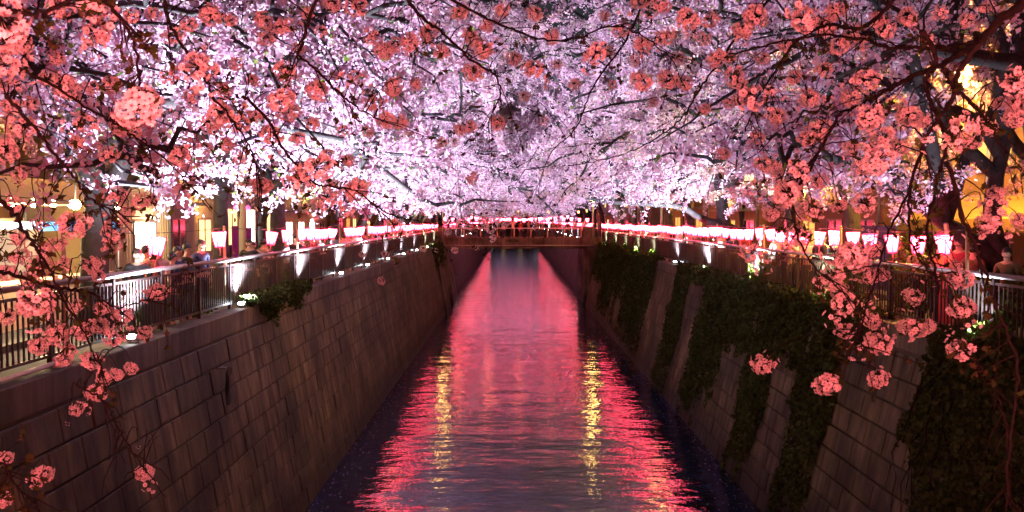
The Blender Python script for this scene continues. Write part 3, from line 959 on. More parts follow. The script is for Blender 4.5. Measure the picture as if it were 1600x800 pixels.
ivy('sparse ragged ivy at the right picture edge below the lit plants', [(13.9, 15.9, .42, 1.0), (13.5, 15.2, .75, .30), (11.0, 14.0, .95, .9)], 4, 900)
# bare stems on the near right ivy
g = np.random.default_rng(77)
m = MB()
for k in range(8):
    y = g.uniform(11.8, 15.8); z = g.uniform(-1.2, .0)
    p = [np.array([RX - .22 * 0 + (-z) * (RXB-RX)/5.5 - .2, y, z])]
    for s in range(7):
        q = p[-1] + np.array([0, g.normal() * .25, -.42]); q[0] = RX + (-q[2]) * (RXB - RX)/5.5 - .12 - .1 * g.random()
        p.append(q)
    m.tube(p, np.linspace(.016, .005, 8), 5)
tag(m.build('creeper_stems', M['twig']), 'bare reddish creeper stems crossing the ivy at the right edge', 'creeper')
ivy_l = None
def shrub(loc, sx, sy, sz, label, n, seed, mat='hedge', leaf=.07, cat='shrub', group='shrubs beside the railings'):
    g = np.random.default_rng(seed)
    t = thing('shrub', label, cat, loc, 0, group)
    k = 14
    cl = g.normal(size=(k, 3)) * np.array([.38, .38, .30]); cl[:, 2] = np.abs(cl[:, 2]) + .25
    ci = g.integers(0, k, n)
    C = cl[ci] + g.normal(size=(n, 3)) * .17
    C *= np.array([sx, sy, sz])
    tag(quads('foliage', cloud(C, leaf, g, None, 1.0, 1.5), M[mat], None, t), None, None, None, 'stuff')
    st = MB()
    for q in range(7):
        e = cl[q] * np.array([sx, sy, sz])
        st.tube([(0, 0, -.05), tuple(e * .5 + g.normal(size=3) * .03), tuple(e)], [.02, .012, .005], 5)
    st.build('stem', M['twig'], t)
    return t
shr = [((-7.6, 18.4, PATH_L), .7, .9, .9, 'low dark shrub behind the left railing near the striped shadow'),
       ((-7.5, 20.0, PATH_L), .6, .8, .8, 'small rounded shrub behind the left railing beside the second post'),
       ((-7.5, 25.0, PATH_L), .7, .9, 1.0, 'shrub behind the left railing by the third floodlight'),
       ((-7.5, 27.8, PATH_L), .7, 1.0, 1.0, 'rounded shrub behind the left railing, catching white light'),
       ((-7.5, 31.5, PATH_L), .6, 1.0, .8, 'shrub at the foot of the thick left trunk'),
       ((9.0, 18.9, PATH_R), .8, 1.3, 1.75, 'tall yellow green bush standing above the right handrail'),
       ((8.9, 23.2, PATH_R), .7, 1.0, 1.0, 'bush behind the right railing near the pale trunk'),
       ((8.9, 27.0, PATH_R), .7, 1.1, 1.2, 'bush behind the right railing next to the third post'),
       ((8.7, 15.6, PATH_R), .6, .8, .9, 'leafy plants lit bright green at the right end of the railing'),
       ((8.8, 30.3, PATH_R), .7, 1.1, 1.0, 'dark bush below the lanterns on the right bank')]
for i, (loc, sx, sy, sz, lab) in enumerate(shr): shrub(loc, sx, sy, sz, lab, 1500, 100 + i)
for i, (y, lab) in enumerate(((21.4, 'bright green plant tuft by the second right floodlight'), (14.3, 'bright green tuft by the first right floodlight'),
                              (48.6, 'lime lit tuft by the sixth right floodlight'), (54.7, 'lime lit tuft by the seventh right floodlight'), (60.7, 'lime lit tuft by the eighth right floodlight'), (66.6, 'lime lit tuft by the ninth right floodlight'), (28.0, 'small tuft by the third right floodlight'))):
    shrub((RX + .16, y, 0), .32, .42, .5, lab, 260, 140 + i, group='plant tufts lit by floodlights')
# hanging bush over the left coping
g = np.random.default_rng(5)
n = 5200
yy = g.uniform(20.9, 26.6, n); u = g.beta(1.2, 1.6, n)
hang = .75 + .35 * np.sin(yy * 2.3) + .15 * np.sin(yy * 7)
z = .30 - u * hang * (1.0 - np.abs(yy - 23.6) / 5.5)
x = LX + .02 + .16 * (-z) + g.uniform(-.25, .28, n) * (.5 + .5 * (z > -.1))
o = quads('hanging_bush', cloud(np.stack([x, yy, z], 1), .075, g, None, 1, 1.3), M['ivy'])
tag(o, 'dark bush spilling over the left coping between the second and third floodlights', 'bush', None, 'stuff')
for s_ in range(1):
    n = 1800
    yy = g.uniform(68, 77, n); z = .2 - g.beta(1, 2, n) * 2.2
    o = quads('hanging_bush', cloud(np.stack([LX + .17 * (-z) + g.uniform(0, .3, n), yy, z], 1), .13, g), M['ivy'])
    tag(o, 'creeper hanging from the left coping close to the far bridge', 'bush', None, 'stuff')

# ------------------------------------------------------------------ buildings
M['cream'] = plain('cream_cladding', (.55, .45, .30), .7, noise=.12, scale=2)
M['beige'] = plain('beige_tiles', (.36, .29, .23), .8, noise=.15, scale=2, bump=.3)
M['ochre'] = plain('ochre_render', (.26, .15, .055), .85, noise=.2, scale=1.5)
M['brown_wall'] = plain('brown_render', (.32, .15, .08), .85, noise=.2, scale=1.5)
M['grey_wall'] = plain('grey_render', (.22, .21, .22), .85, noise=.2, scale=1.5)
M['roof'] = plain('roof_felt', (.06, .06, .065), .9)
M['frame_al'] = plain('window_frame', (.25, .24, .23), .4, .5)
M['win_dark'] = plain('dark_glass', (.02, .022, .03), .12, noise=.1)
M['win_warm'] = glow('lit_window_warm', (1.0, .62, .25), 2.2, (.2, .15, .1))
M['win_white'] = glow('lit_window_white', (1.0, .93, .75), 5.0, (.4, .4, .4))
M['win_amber'] = glow('lit_window_amber', (1.0, .50, .08), 1.2, (.2, .15, .1))
M['door_glow'] = glow('lit_doorway', (1.0, .93, .72), 6.0)
M['purple'] = plain('purple_banner', (.30, .02, .32), .7)
M['magenta'] = glow('magenta_lamp', (1.0, .03, .35), 3.0)
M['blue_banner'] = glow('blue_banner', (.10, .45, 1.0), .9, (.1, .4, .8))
M['stall_cloth'] = plain('stall_cloth', (.72, .55, .40), .8, noise=.1)
M['navy_panel'] = plain('navy_panel', (.03, .03, .09), .6)
M['yellow_panel'] = plain('yellow_awning', (.34, .22, .04), .8)
M['kiosk_red'] = plain('red_paint', (.35, .02, .04), .5)
M['white_paint'] = plain('white_paint', (.8, .78, .8), .5, noise=.05)

def building(label, x, y0, y1, depth, h, z0, side, mat, rows, cols, lits, name='building', ribs=False, door=None, band=True):
    """side -1: left bank (faces +x), +1: right bank (faces -x). x is the facade."""
    t = thing(name, label, 'building', (x, y0, z0), 0, 'houses facing the canal')
    W = y1 - y0
    s = side
    xa, xb_ = (0, depth * s) if s > 0 else (depth * s, 0)
    MB().box(xa, 0, -.3, xb_, W, h).build('wall', mat, t)
    MB().bevbox(xa - .15, -.15, h, xb_ + .15, W + .15, h + .3, .04).build('roof', M['roof'], t)
    if ribs:
        rb = None
        n = int(W / .22)
        for k in range(n):
            yy = .1 + k * .22
            if door and door[0] - .05 < yy + y0 < door[1] + .05: continue
            if rb is None: rb = o = MB().bevbox(-.02, 0, 0, .03, .06, h - .05, .008).build('cladding_rib', mat, t)
            else: o = rb.copy(); COL.objects.link(o); o.parent = t
            o.location = (0, yy, 0)
    protos_ = {}
    fh = h / (rows + .25)
    for yy in (.25, W - .25):
        MB().tube([(-.08 * s, yy, 0), (-.08 * s, yy, h)], .045, 6).build('drainpipe', M['steel_pole'], t)
    MB().tube([(-.16 * s, 0, h - .05), (-.16 * s, W, h - .05)], .06, 6).build('gutter', M['fixture'], t)
    for q in range(max(1, cols - 1)):
        yy = (q + 1) * W / cols; zz = fh * (1 + (q * 7 + int(y0)) % max(1, rows - 1)) + .25
        o = MB().bevbox(-.18, -.4, -.28, .18, .4, .28, .03).build('air_conditioner', M['cream'], t); o.location = (-.22 * s, yy, zz)
        f_ = MB().tube([(-.185 * s, 0, 0), (-.20 * s, 0, 0)], .2, 14).build('fan_grille', M['win_dark'], o)
    if rows > 1:
        # balcony or shop sign band over the ground floor
        m = MB()
        a0, a1 = (-.75, 0.001) if s > 0 else (-.001, .75)
        m.box(a0, W * .08, fh - .05, a1, W * .55, fh + .05)
        m.build('balcony_slab', M['grey_wall'], t)
        m = MB(); xr = -.72 if s > 0 else .72
        for q in range(int(W * .47 / .16)): m.box(xr - .012, W * .08 + q * .16, fh + .05, xr + .012, W * .08 + q * .16 + .024, fh + 1.0)
        m.box(xr - .025, W * .08, fh + 1.0, xr + .025, W * .55, fh + 1.05)
        m.build('balcony_rail', M['fixture'], t)
    for r in range(rows):
        if band and r > 0:
            MB().box(-.06 * s if s > 0 else -.001, .0, r * fh + .02, .001 if s > 0 else .06, W, r * fh + .14).build('floor_band', M['beige'], t)
        for c in range(cols):
            if r == 0 and door: continue
            cw = W / cols
            w_ = cw * .55; wh = fh * .5
            yc = (c + .5) * cw; zc = r * fh + fh * .55
            key = lits[(r * cols + c) % len(lits)]
            fm = MB()
            fw = .06
            fx0, fx1 = (-.05, .02) if s > 0 else (-.02, .05)
            for a in ((-w_/2, -wh/2, w_/2, -wh/2+fw), (-w_/2, wh/2-fw, w_/2, wh/2), (-w_/2, -wh/2+fw, -w_/2+fw, wh/2-fw), (w_/2-fw, -wh/2+fw, w_/2, wh/2-fw), (-fw/2, -wh/2+fw, fw/2, wh/2-fw)):
                fm.box(fx0, a[0], a[1], fx1, a[2], a[3])
            o = fm.build('window', M['frame_al'], t)
            o.location = (0, yc, zc)
            px0, px1 = (-.012, .01) if s > 0 else (-.01, .012)
            MB().box(px0, -w_/2+fw*.5, -wh/2+fw*.5, px1, w_/2-fw*.5, wh/2-fw*.5).build('pane', M[key], o)
    return t
wd, ww_, wh_, wa = 'win_dark', 'win_warm', 'win_white', 'win_amber'
building('ochre walled house behind the food stall on the left bank', -14.6, 14.5, 25.5, 7, 9, PATH_L, -1, M['ochre'], 3, 3, [ww_, wd, wd, wd, wd, ww_, wd])
tb = building('cream house with vertical ribbed cladding and a white lit doorway', -13.0, 27.2, 32.9, 6, 8.5, PATH_L, -1, M['cream'], 2, 2, [wd, wd, wd], ribs=True, door=(29.6, 31.7))
MB().box(-.1, 2.5, 0, .035, 4.2, 2.15).build('lit_doorway', M['door_glow'], tb)
m = MB(); m.box(-.02, 2.42, 0, .07, 2.5, 2.25).box(-.02, 4.2, 0, .07, 4.28, 2.25).box(-.02, 2.5, 2.15, .07, 4.2, 2.25).box(-.01, 3.55, 0, .05, 3.6, 2.15); m.build('door_frame', M['frame_al'], tb)
point((.5, 3.4, 1.9), (1.0, .75, .4), 260, tb)
building('beige tiled house with a recessed entrance on the left bank', -13.3, 33.1, 38.8, 6, 9.5, PATH_L, -1, M['beige'], 3, 2, [wd, ww_, wd, wd])
tb = building('dark shop front with purple banners on the left bank', -13.1, 39.0, 47.5, 6, 8, PATH_L, -1, M['grey_wall'], 2, 3, [ww_, wh_, ww_, wd, ww_])
for k, (yy, w_, z_) in enumerate(((1.0, .9, .5), (3.0, 1.0, .4), (5.5, .9, .5))):
    MB().box(.12, yy, z_, .15, yy + w_, z_ + 1.5).build('banner', M['purple'], tb)
for yy in (.8, 2.6): MB().tube([(.4, yy, 2.75), (.4, yy, 2.85), (.4, yy, 2.98)], [.05, .13, .05], 10).build('round_lamp', M['magenta'], tb)
building('pale shop with large bright white windows on the left bank', -12.9, 48.5, 60, 6, 9, PATH_L, -1, M['beige'], 3, 4, [wh_, wh_, wh_, wd, wh_, ww_])
building('narrow orange lit house left of the far bridge', -12.9, 61, 72, 6, 10, PATH_L, -1, M['ochre'], 3, 4, [wa, wd, wa, ww_])
building('grey block near the left end of the far bridge', -12.9, 73, 79, 6, 12, PATH_L, -1, M['grey_wall'], 4, 2, [wd, ww_, wd])
building('yellow lit apartment block at the right picture edge', 15.0, 14.0, 32.5, 8, 12, PATH_R, 1, M['ochre'], 4, 5, [wd, wa, wd, wd, wd, ww_, wd])
building('big brown rendered house behind the right bank lanterns', 14.6, 34, 47.5, 7, 9, PATH_R, 1, M['brown_wall'], 3, 4, [wd, wd, wa, wd, wd])
building('brown three storey house on the right bank before the bridge', 13.9, 48.6, 61, 7, 9, PATH_R, 1, M['brown_wall'], 3, 3, [wd, wa, wd, ww_])
building('ochre house near the right end of the far bridge', 13.9, 62, 78.5, 7, 10, PATH_R, 1, M['ochre'], 3, 4, [wa, wd, wa])
k = 0
for s in (-1, 1):
    for j in range(4):
        building('dim %s block beyond the far bridge on the %s bank, %s in its row' % (['grey', 'beige', 'ochre', 'brown'][j], 'left' if s < 0 else 'right', ORD[j]), -13.2 if s < 0 else 14.2, 88 + j * 17, 103 + j * 17, 8, 11 + (j * 5 + s) % 4, -.3, s,
                 [M['grey_wall'], M['beige'], M['ochre'], M['brown_wall']][j], 4, 4, [wd, ww_, wd, wd, wa])
# block of flats closing the far end of the canal
t = thing('building', 'wide dark block of flats closing the canal far beyond the bridge', 'building', (0, 424, 0), 0, 'houses facing the canal')
MB().box(-60, 0, -1, 60, 14, 26).build('wall', M['grey_wall'], t)
MB().bevbox(-60.3, -.3, 26, 60.3, 14.3, 26.5, .1).build('roof', M['roof'], t)
for r in range(6):
    for c in range(14):
        o = MB().box(-1.2, -.12, -.9, 1.2, .05, .9).build('window', M['frame_al'], t); o.location = (-52 + c * 8, 0, 3 + r * 4)
        MB().box(-1.0, -.16, -.75, 1.0, -.121, .75).build('pane', M[[wd, wd, ww_][(r * 5 + c * 3) % 3]], o)

# warm wall lamps on the orange houses
for x, y, z, w, lab in ((14.2, 41.0, 3.6, 900, 'amber wall lamp on the brown house'), (13.5, 55.0, 3.6, 900, 'amber wall lamp on the brown three storey house'), (13.5, 70, 3.6, 1200, 'amber wall lamp on the ochre house by the bridge'),
                        (-12.5, 66, 3.4, 1200, 'amber wall lamp on the narrow orange lit house'), (14.5, 28.6, 5.2, 600, 'amber wall lamp high on the yellow lit apartment block'),
                        (-14.1, 21.5, 5.6, 1200, 'amber wall lamp high on the house behind the food stall'), (-12.7, 36.2, 3.4, 350, 'dim wall lamp on the beige tiled house'), (-12.3, 54, 4.0, 500, 'wall lamp over the pale shop')):
    t = thing('wall_lamp', lab, 'wall lamp', (x, y, z), 0, 'lamps fixed to the house fronts')
    s = 1 if x > 0 else -1
    MB().tube([(0, 0, -.12), (0, 0, 0), (0, 0, .12)], [.05, .08, .05], 10).build('globe', M['sodium'], t)
    MB().box(min(0, s * .42), -.03, .13, max(0, s * .42), .03, .17).build('bracket', M['fixture'], t)
    point((-s * .15, 0, -.1), (1.0, .5, .12), w, t)

# ------------------------------------------------------------------ food stall on the left bank
t = thing('food_stall', 'brightly lit food stall with a blue banner at the left picture edge', 'stall', (-11.4, 16.4, PATH_L))
for x_, y_ in ((-1.2, 0), (1.2, 0), (-1.2, 6.0), (1.2, 6.0)):
    MB().tube([(x_, y_, 0), (x_, y_, 2.6)], .03, 8).build('leg', M['steel_pole'], t)
m = MB(); m.add([(-1.5, -.2, 2.6), (1.5, -.2, 2.6), (1.5, 6.2, 2.6), (-1.5, 6.2, 2.6), (0, .4, 3.25), (0, 5.6, 3.25)],
                [(0, 1, 4), (1, 2, 5, 4), (2, 3, 5), (3, 0, 4, 5), (3, 2, 1, 0)]); m.build('tent_roof', M['stall_cloth'], t)
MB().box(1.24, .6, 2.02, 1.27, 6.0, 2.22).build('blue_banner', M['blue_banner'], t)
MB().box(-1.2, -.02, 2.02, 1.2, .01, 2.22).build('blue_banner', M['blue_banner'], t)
MB().bevbox(.6, .3, 0, 1.2, 5.8, .95, .02).build('counter', M['stall_cloth'], t)
bp_ = None
for k in range(8):
    if bp_ is None: bp_ = o = MB().tube([(0, 0, -.09), (0, 0, -.03), (0, 0, .04), (0, 0, .09)], [.03, .065, .05, .02], 10).build('light_bulb', M['warm_bulb'], t)
    else: o = bp_.copy(); COL.objects.link(o); o.parent = t
    o.location = (1.3, .3 + k * .78, 2.62)
MB().tube([(1.3, -.1, 2.74), (1.3, 3, 2.70), (1.3, 6.1, 2.74)], .012, 5).build('bulb_cable', M['cable'], t)
point((0, 3, 2.3), (1.0, .72, .38), 900, t)
point((1.6, 1.5, 2.3), (1.0, .70, .36), 500, t)
wf = MB().box(-1.22, .1, .4, -1.18, 5.9, 2.3).build('back_cloth', M['stall_cloth'], t)
t = thing('menu_board', 'cream menu board with dark red lettering hung beside the stall', 'sign', (*P(20, 398, 15.5)[:2], .2))
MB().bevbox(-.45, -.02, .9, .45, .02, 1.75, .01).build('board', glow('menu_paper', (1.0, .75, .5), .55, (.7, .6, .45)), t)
fc = bpy.data.curves.new('lettering', 'FONT'); fc.body = 'ビール\nの500円'; fc.size = .22; fc.align_x = 'CENTER'; fc.extrude = .003
fo = bpy.data.objects.new('lettering', fc); COL.objects.link(fo); fo.parent = t; fo.location = (0, -.03, 1.4); fo.rotation_euler = (R(90), 0, 0)
fc.materials.append(M['kiosk_red'])
_me = bpy.data.meshes.new_from_object(fo.evaluated_get(bpy.context.evaluated_depsgraph_get()))
fo2 = link('lettering', _me, t); fo2.location = fo.location; fo2.rotation_euler = fo.rotation_euler
bpy.data.objects.remove(fo); fo2.name = 'lettering'
MB().tube([(-.4, 0, -.5), (-.4, 0, .9)], .02, 6).tube([(.4, 0, -.5), (.4, 0, .9)], .02, 6).build('stand', M['fixture'], t)
t = thing('globe_lamp', 'small yellow globe lamp glowing in front of the twin stemmed tree', 'lamp', P(118, 320, 15.2)[:])
MB().tube([(0, 0, -.085), (0, 0, -.05), (0, 0, 0), (0, 0, .05), (0, 0, .085)], [.03, .07, .09, .07, .03], 12).build('globe', M['sodium'], t)
MB().tube([(0, 0, .08), (0, .02, .5), (-.3, .1, .7)], .012, 6).build('stem', M['cable'], t)
point((0, -.15, 0), (1.0, .66, .2), 60, t, .09)

# things behind the right railing
t = thing('kiosk', 'dark red kiosk with a small white notice behind the right railing', 'kiosk', (9.5, 17.9, PATH_R))
MB().bevbox(-.55, -.4, 0, .55, .4, 1.25, .05).build('cabinet', M['kiosk_red'], t)
m = MB(); m.add([(-.65, -.5, 1.25), (.65, -.5, 1.25), (.65, .5, 1.25), (-.65, .5, 1.25), (-.3, -.1, 1.5), (.3, -.1, 1.5), (.3, .3, 1.5), (-.3, .3, 1.5)],
               [(0,1,5,4),(1,2,6,5),(2,3,7,6),(3,0,4,7),(4,5,6,7),(3,2,1,0)]); m.build('kiosk_roof', M['kiosk_red'], t)
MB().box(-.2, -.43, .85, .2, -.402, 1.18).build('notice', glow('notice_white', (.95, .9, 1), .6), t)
t = thing('awning', 'yellow awning with hanging valance over a shop on the right bank', 'awning', (12.8, 25.0, PATH_R))
m = MB(); m.add([(0, -4.2, 2.2), (0, 4.2, 2.2), (2.1, 4.2, 2.9), (2.1, -4.2, 2.9), (0, -4.2, 2.14), (0, 4.2, 2.14), (2.1, 4.2, 2.84), (2.1, -4.2, 2.84)], [(0,1,2,3),(7,6,5,4),(0,3,7,4),(1,5,6,2)]); m.build('canopy', M['yellow_panel'], t)
MB().box(-.03, -4.2, 1.85, .0, 4.2, 2.2).build('valance', M['yellow_panel'], t)
MB().tube([(.05, -4.1, 0), (.05, -4.1, 2.2)], .03, 6).build('pole', M['steel_pole'], t)
MB().tube([(.05, 4.1, 0), (.05, 4.1, 2.2)], .03, 6).build('pole', M['steel_pole'], t)
t = thing('hoarding', 'dark navy hoarding behind the tall bush on the right bank', 'hoarding', (11.5, 26, PATH_R))
MB().bevbox(-.03, -.2, 0, .03, 3.6, 2.0, .008).build('panel', M['navy_panel'], t)
m = MB()
for yy in (0, 1.6, 3.2): m.tube([(.06, yy, 0), (.06, yy, 2.1)], .03, 6)
m.build('support', M['steel_pole'], t)
t = thing('leaning_pole', 'pale yellow pole leaning behind the right railing beside the kiosk', 'pole', tuple(P(1492, 445, 16.8)))
e = P(1478, 350, 16.8) - P(1492, 445, 16.8)
MB().tube([(0, 0, -.2), tuple(e)], .045, 10).build('shaft', plain('pale_timber', (.75, .6, .32), .6), t)
MB().tube([tuple(e), tuple(e * 1.02)], [.05, .03], 10).build('cap', M['fixture'], t)
t = thing('utility_pole', 'cream utility pole beside the purple banners on the left bank', 'pole', (-10.6, 34.0, PATH_L))
MB().tube([(0, 0, 0), (0, 0, 4), (0, 0, 8)], [.15, .13, .11], 12).build('shaft', M['cream'], t)
MB().box(-.6, -.05, 7.2, .6, .05, 7.3).build('crossarm', M['fixture'], t)
# railing clamps, white bin bag on the coping
# ------------------------------------------------------------------ people
def skin_mesh(name, nodes, edges, mat, sub=1):
    me = bpy.data.meshes.new(name)
    me.from_pydata([n[:3] for n in nodes], edges, [])
    o = bpy.data.objects.new(name, me); COL.objects.link(o)
    md = o.modifiers.new('s', 'SKIN'); md.use_smooth_shade = True
    sv = me.skin_vertices[0].data
    for i, n in enumerate(nodes):
        sv[i].radius = (n[3], n[4] if len(n) > 4 else n[3])
        sv[i].use_root = (i == 0)
    if sub:
        o.modifiers.new('u', 'SUBSURF').levels = sub
    dg = bpy.context.evaluated_depsgraph_get()
    me2 = bpy.data.meshes.new_from_object(o.evaluated_get(dg))
    bpy.data.objects.remove(o); bpy.data.meshes.remove(me)
    me2.name = name
    me2.materials.clear(); me2.materials.append(mat)
    for p in me2.polygons: p.use_smooth = True
    return me2

M['skin'] = plain('skin', (.55, .36, .27), .55, noise=.05)
M['hair'] = plain('black_hair', (.015, .012, .012), .5, noise=.3, scale=20)
M['cap_grey'] = plain('grey_cap', (.10, .10, .11), .8)
CL = {}
for nm, c in (('black', (.02, .02, .022)), ('navy', (.03, .04, .09)), ('grey', (.16, .16, .17)), ('cream', (.55, .48, .38)), ('white', (.70, .68, .66)),
              ('olive', (.12, .11, .05)), ('red', (.30, .04, .05)), ('brown', (.16, .09, .05)), ('checked', (.28, .24, .24))):
    CL[nm] = plain(nm + '_cloth', c, .85, noise=.2 if nm != 'checked' else .6, scale=14)
M['jeans'] = plain('dark_trousers', (.03, .035, .05), .85)
M['phone'] = plain('phone', (.02, .02, .02), .2)

def hand(nodes, edges, wrist, d, side):
    """palm and five fingers grown from the wrist along d"""
    d = Vector(d).normalized()
    sd = d.cross(Vector((0, 1, 0)));
    if sd.length < .2: sd = d.cross(Vector((1, 0, 0)))
    sd.normalize(); nn = d.cross(sd)
    p = Vector(nodes[wrist][:3]) + d * .05
    nodes.append((*p, .030, .016)); palm = len(nodes) - 1; edges.append((wrist, palm))
    p2 = p + d * .04
    nodes.append((*p2, .034, .014)); k = len(nodes) - 1; edges.append((palm, k))
    for j, ln in enumerate((.070, .080, .074, .058)):
        q = p2 + sd * (j - 1.5) * .019 + d * .02
        a = len(nodes); nodes.append((*q, .009)); edges.append((k, a))
        nodes.append((*(q + d * ln * .55 + nn * .008), .0085)); edges.append((a, a + 1))
        nodes.append((*(q + d * ln * .9 + nn * .028), .007)); edges.append((a + 1, a + 2))
    q = p + sd * side * .034
    a = len(nodes); nodes.append((*q, .010)); edges.append((palm, a))
    nodes.append((*(q + sd * side * .018 + d * .035 + nn * .012), .009)); edges.append((a, a + 1))

def make_person(pose):
    """faces -y; feet at z=0"""
    n = [(0, 0, .95, .14, .10), (0, .0, 1.12, .125, .095), (0, .0, 1.30, .15, .10), (0, .0, 1.42, .12, .08), (0, -.005, 1.49, .052), (0, -.015, 1.545, .055, .06),
         (0, -.02, 1.60, .074, .088), (0, -.018, 1.66, .078, .092), (0, -.01, 1.715, .055, .066)]
    e = [(i, i + 1) for i in range(8)]
    n.append((0, -.105, 1.60, .014)); e.append((6, 9))                      # nose
    n.append((0, -.095, 1.548, .018)); e.append((5, 10))                     # chin
    for s in (-1, 1): n.append((s * .083, -.01, 1.61, .014, .02)); e.append((6, len(n) - 1))      # ears
    arms = {'relaxed': [((.19, 0, 1.40), (.235, .02, 1.13), (.24, -.06, .90), (0, -.1, -1)), ((.19, 0, 1.40), (.235, .02, 1.13), (.24, -.06, .90), (0, -.1, -1))],
            'photo': [((.19, -.02, 1.41), (.26, -.22, 1.30), (.10, -.36, 1.55), (-.1, -.1, 1)), ((.19, -.02, 1.41), (.26, -.22, 1.30), (.10, -.36, 1.55), (-.1, -.1, 1))],
            'reach': [((.19, -.02, 1.43), (.30, -.18, 1.50), (.34, -.33, 1.74), (0, -.2, 1)), ((.19, 0, 1.40), (.24, .02, 1.13), (.22, -.14, .95), (0, -.5, -.6))],
            'lean': [((.19, -.02, 1.38), (.26, -.12, 1.16), (.16, -.34, 1.10), (-.4, -1, 0)), ((.19, -.02, 1.38), (.26, -.12, 1.16), (.16, -.34, 1.10), (-.4, -1, 0))]}[pose]
    sk = []
    for s, (sh, el, wr, hd) in zip((-1, 1), arms):
        a = len(n)
        n += [(s * sh[0], sh[1], sh[2], .052), (s * el[0], el[1], el[2], .040), (s * wr[0], wr[1], wr[2], .026, .020)]
        e += [(3, a), (a, a + 1), (a + 1, a + 2)]
        hand(n, e, a + 2, (s * hd[0], hd[1], hd[2]), -s)
        sk.append((s, sh, el, wr))
    for s in (-1, 1):
        a = len(n)
        n += [(s * .10, 0, .86, .085), (s * .11, -.02, .50, .055), (s * .11, .02, .12, .040), (s * .12, -.02, .04, .040, .035), (s * .13, -.14, .03, .035, .028)]
        e += [(0, a), (a, a + 1), (a + 1, a + 2), (a + 2, a + 3), (a + 3, a + 4)]
    body = skin_mesh('body', n, e, M['skin'], 1)
    # jacket
    j = [(0, .0, .88, .165, .125), (0, 0, 1.10, .150, .118), (0, 0, 1.30, .172, .125), (0, 0, 1.42, .135, .098), (0, .0, 1.478, .075, .075)]
    je = [(i, i + 1) for i in range(4)]
    for s, sh, el, wr in sk:
        a = len(j)
        w2 = tuple(el[k] + (wr[k] - el[k]) * .92 for k in range(3))
        j += [(s * sh[0], sh[1], sh[2], .068), (s * el[0], el[1], el[2], .054), (s * w2[0], w2[1], w2[2], .040)]
        je += [(3, a), (a, a + 1), (a + 1, a + 2)]
    jacket = skin_mesh('jacket', j, je, CL['black'], 1)
    tr = [(0, 0, .93, .145, .115)]; te = []
    for s in (-1, 1):
        a = len(tr)
        tr += [(s * .10, 0, .84, .098), (s * .11, -.02, .50, .074), (s * .11, .02, .14, .062)]
        te += [(0, a), (a, a + 1), (a + 1, a + 2)]
    trs = skin_mesh('trousers', tr, te, M['jeans'], 1)
    # hair: a shell over the skull, lower at the back
    hm = MB(); vs = []; fs = []
    for i in range(8):
        ph = i / 7 * 1.0
        for k in range(14):
            az = 2 * math.pi * k / 14
            back = .5 + .5 * math.sin(az)          # +y is the back
            th = ph * (.50 + .30 * back) * math.pi
            r = 1.0 + .05 * math.sin(3 * az + i)
            vs.append((.094 * r * math.sin(th) * math.cos(az), .108 * r * math.sin(th) * math.sin(az) - .005, 1.652 + .108 * math.cos(th)))
    for i in range(7):
        for k in range(14): fs.append((i*14+k, (i+1)*14+k, (i+1)*14+(k+1) % 14, i*14+(k+1) % 14))
    hm.add(vs, fs, 0, True)
    t = thing('person', 'x', 'person', (0, 0, 0), 0, 'people viewing the blossom')
    link('body', body, t); ja = link('jacket', jacket, t); link('trousers', trs, t)
    hm.build('hair', M['hair'], t)
    em = MB()
    for s in (-1, 1): em.box(s * .032 - .011, -.110, 1.622, s * .032 + .011, -.100, 1.632)
    em.box(-.022, -.108, 1.566, .022, -.098, 1.571); em.tube([(-.03, -.103, 1.627), (0, -.112, 1.6), (0, -.105, 1.57), (.03, -.103, 1.627)], .002, 3)
    em.build('face', M['hair'], t)
    if pose == 'photo': MB().bevbox(-.075, -.40, 1.64, .075, -.39, 1.72, .003).build('phone', M['phone'], t)
    return t
pp = {k: make_person(k) for k in ('relaxed', 'photo', 'reach', 'lean')}
pused = {k: False for k in pp}
def person(pose, x, y, z, rz, cloth, label, s=1.0):
    src = pp[pose]
    if not pused[pose]: o = src; pused[pose] = True; o['label'] = label; o.location = (x, y, z); o.rotation_euler = (0, 0, rz)
    else: o = copy_thing(src, label, (x, y, z), rz)
    o.scale = (s, s, s)
    for c in o.children:
        if c.name.startswith('jacket'):
            c.material_slots[0].link = 'OBJECT'; c.material_slots[0].material = CL[cloth]
    return o
def px_person(px, y, z, **kw):
    return P(px, 400, y).x
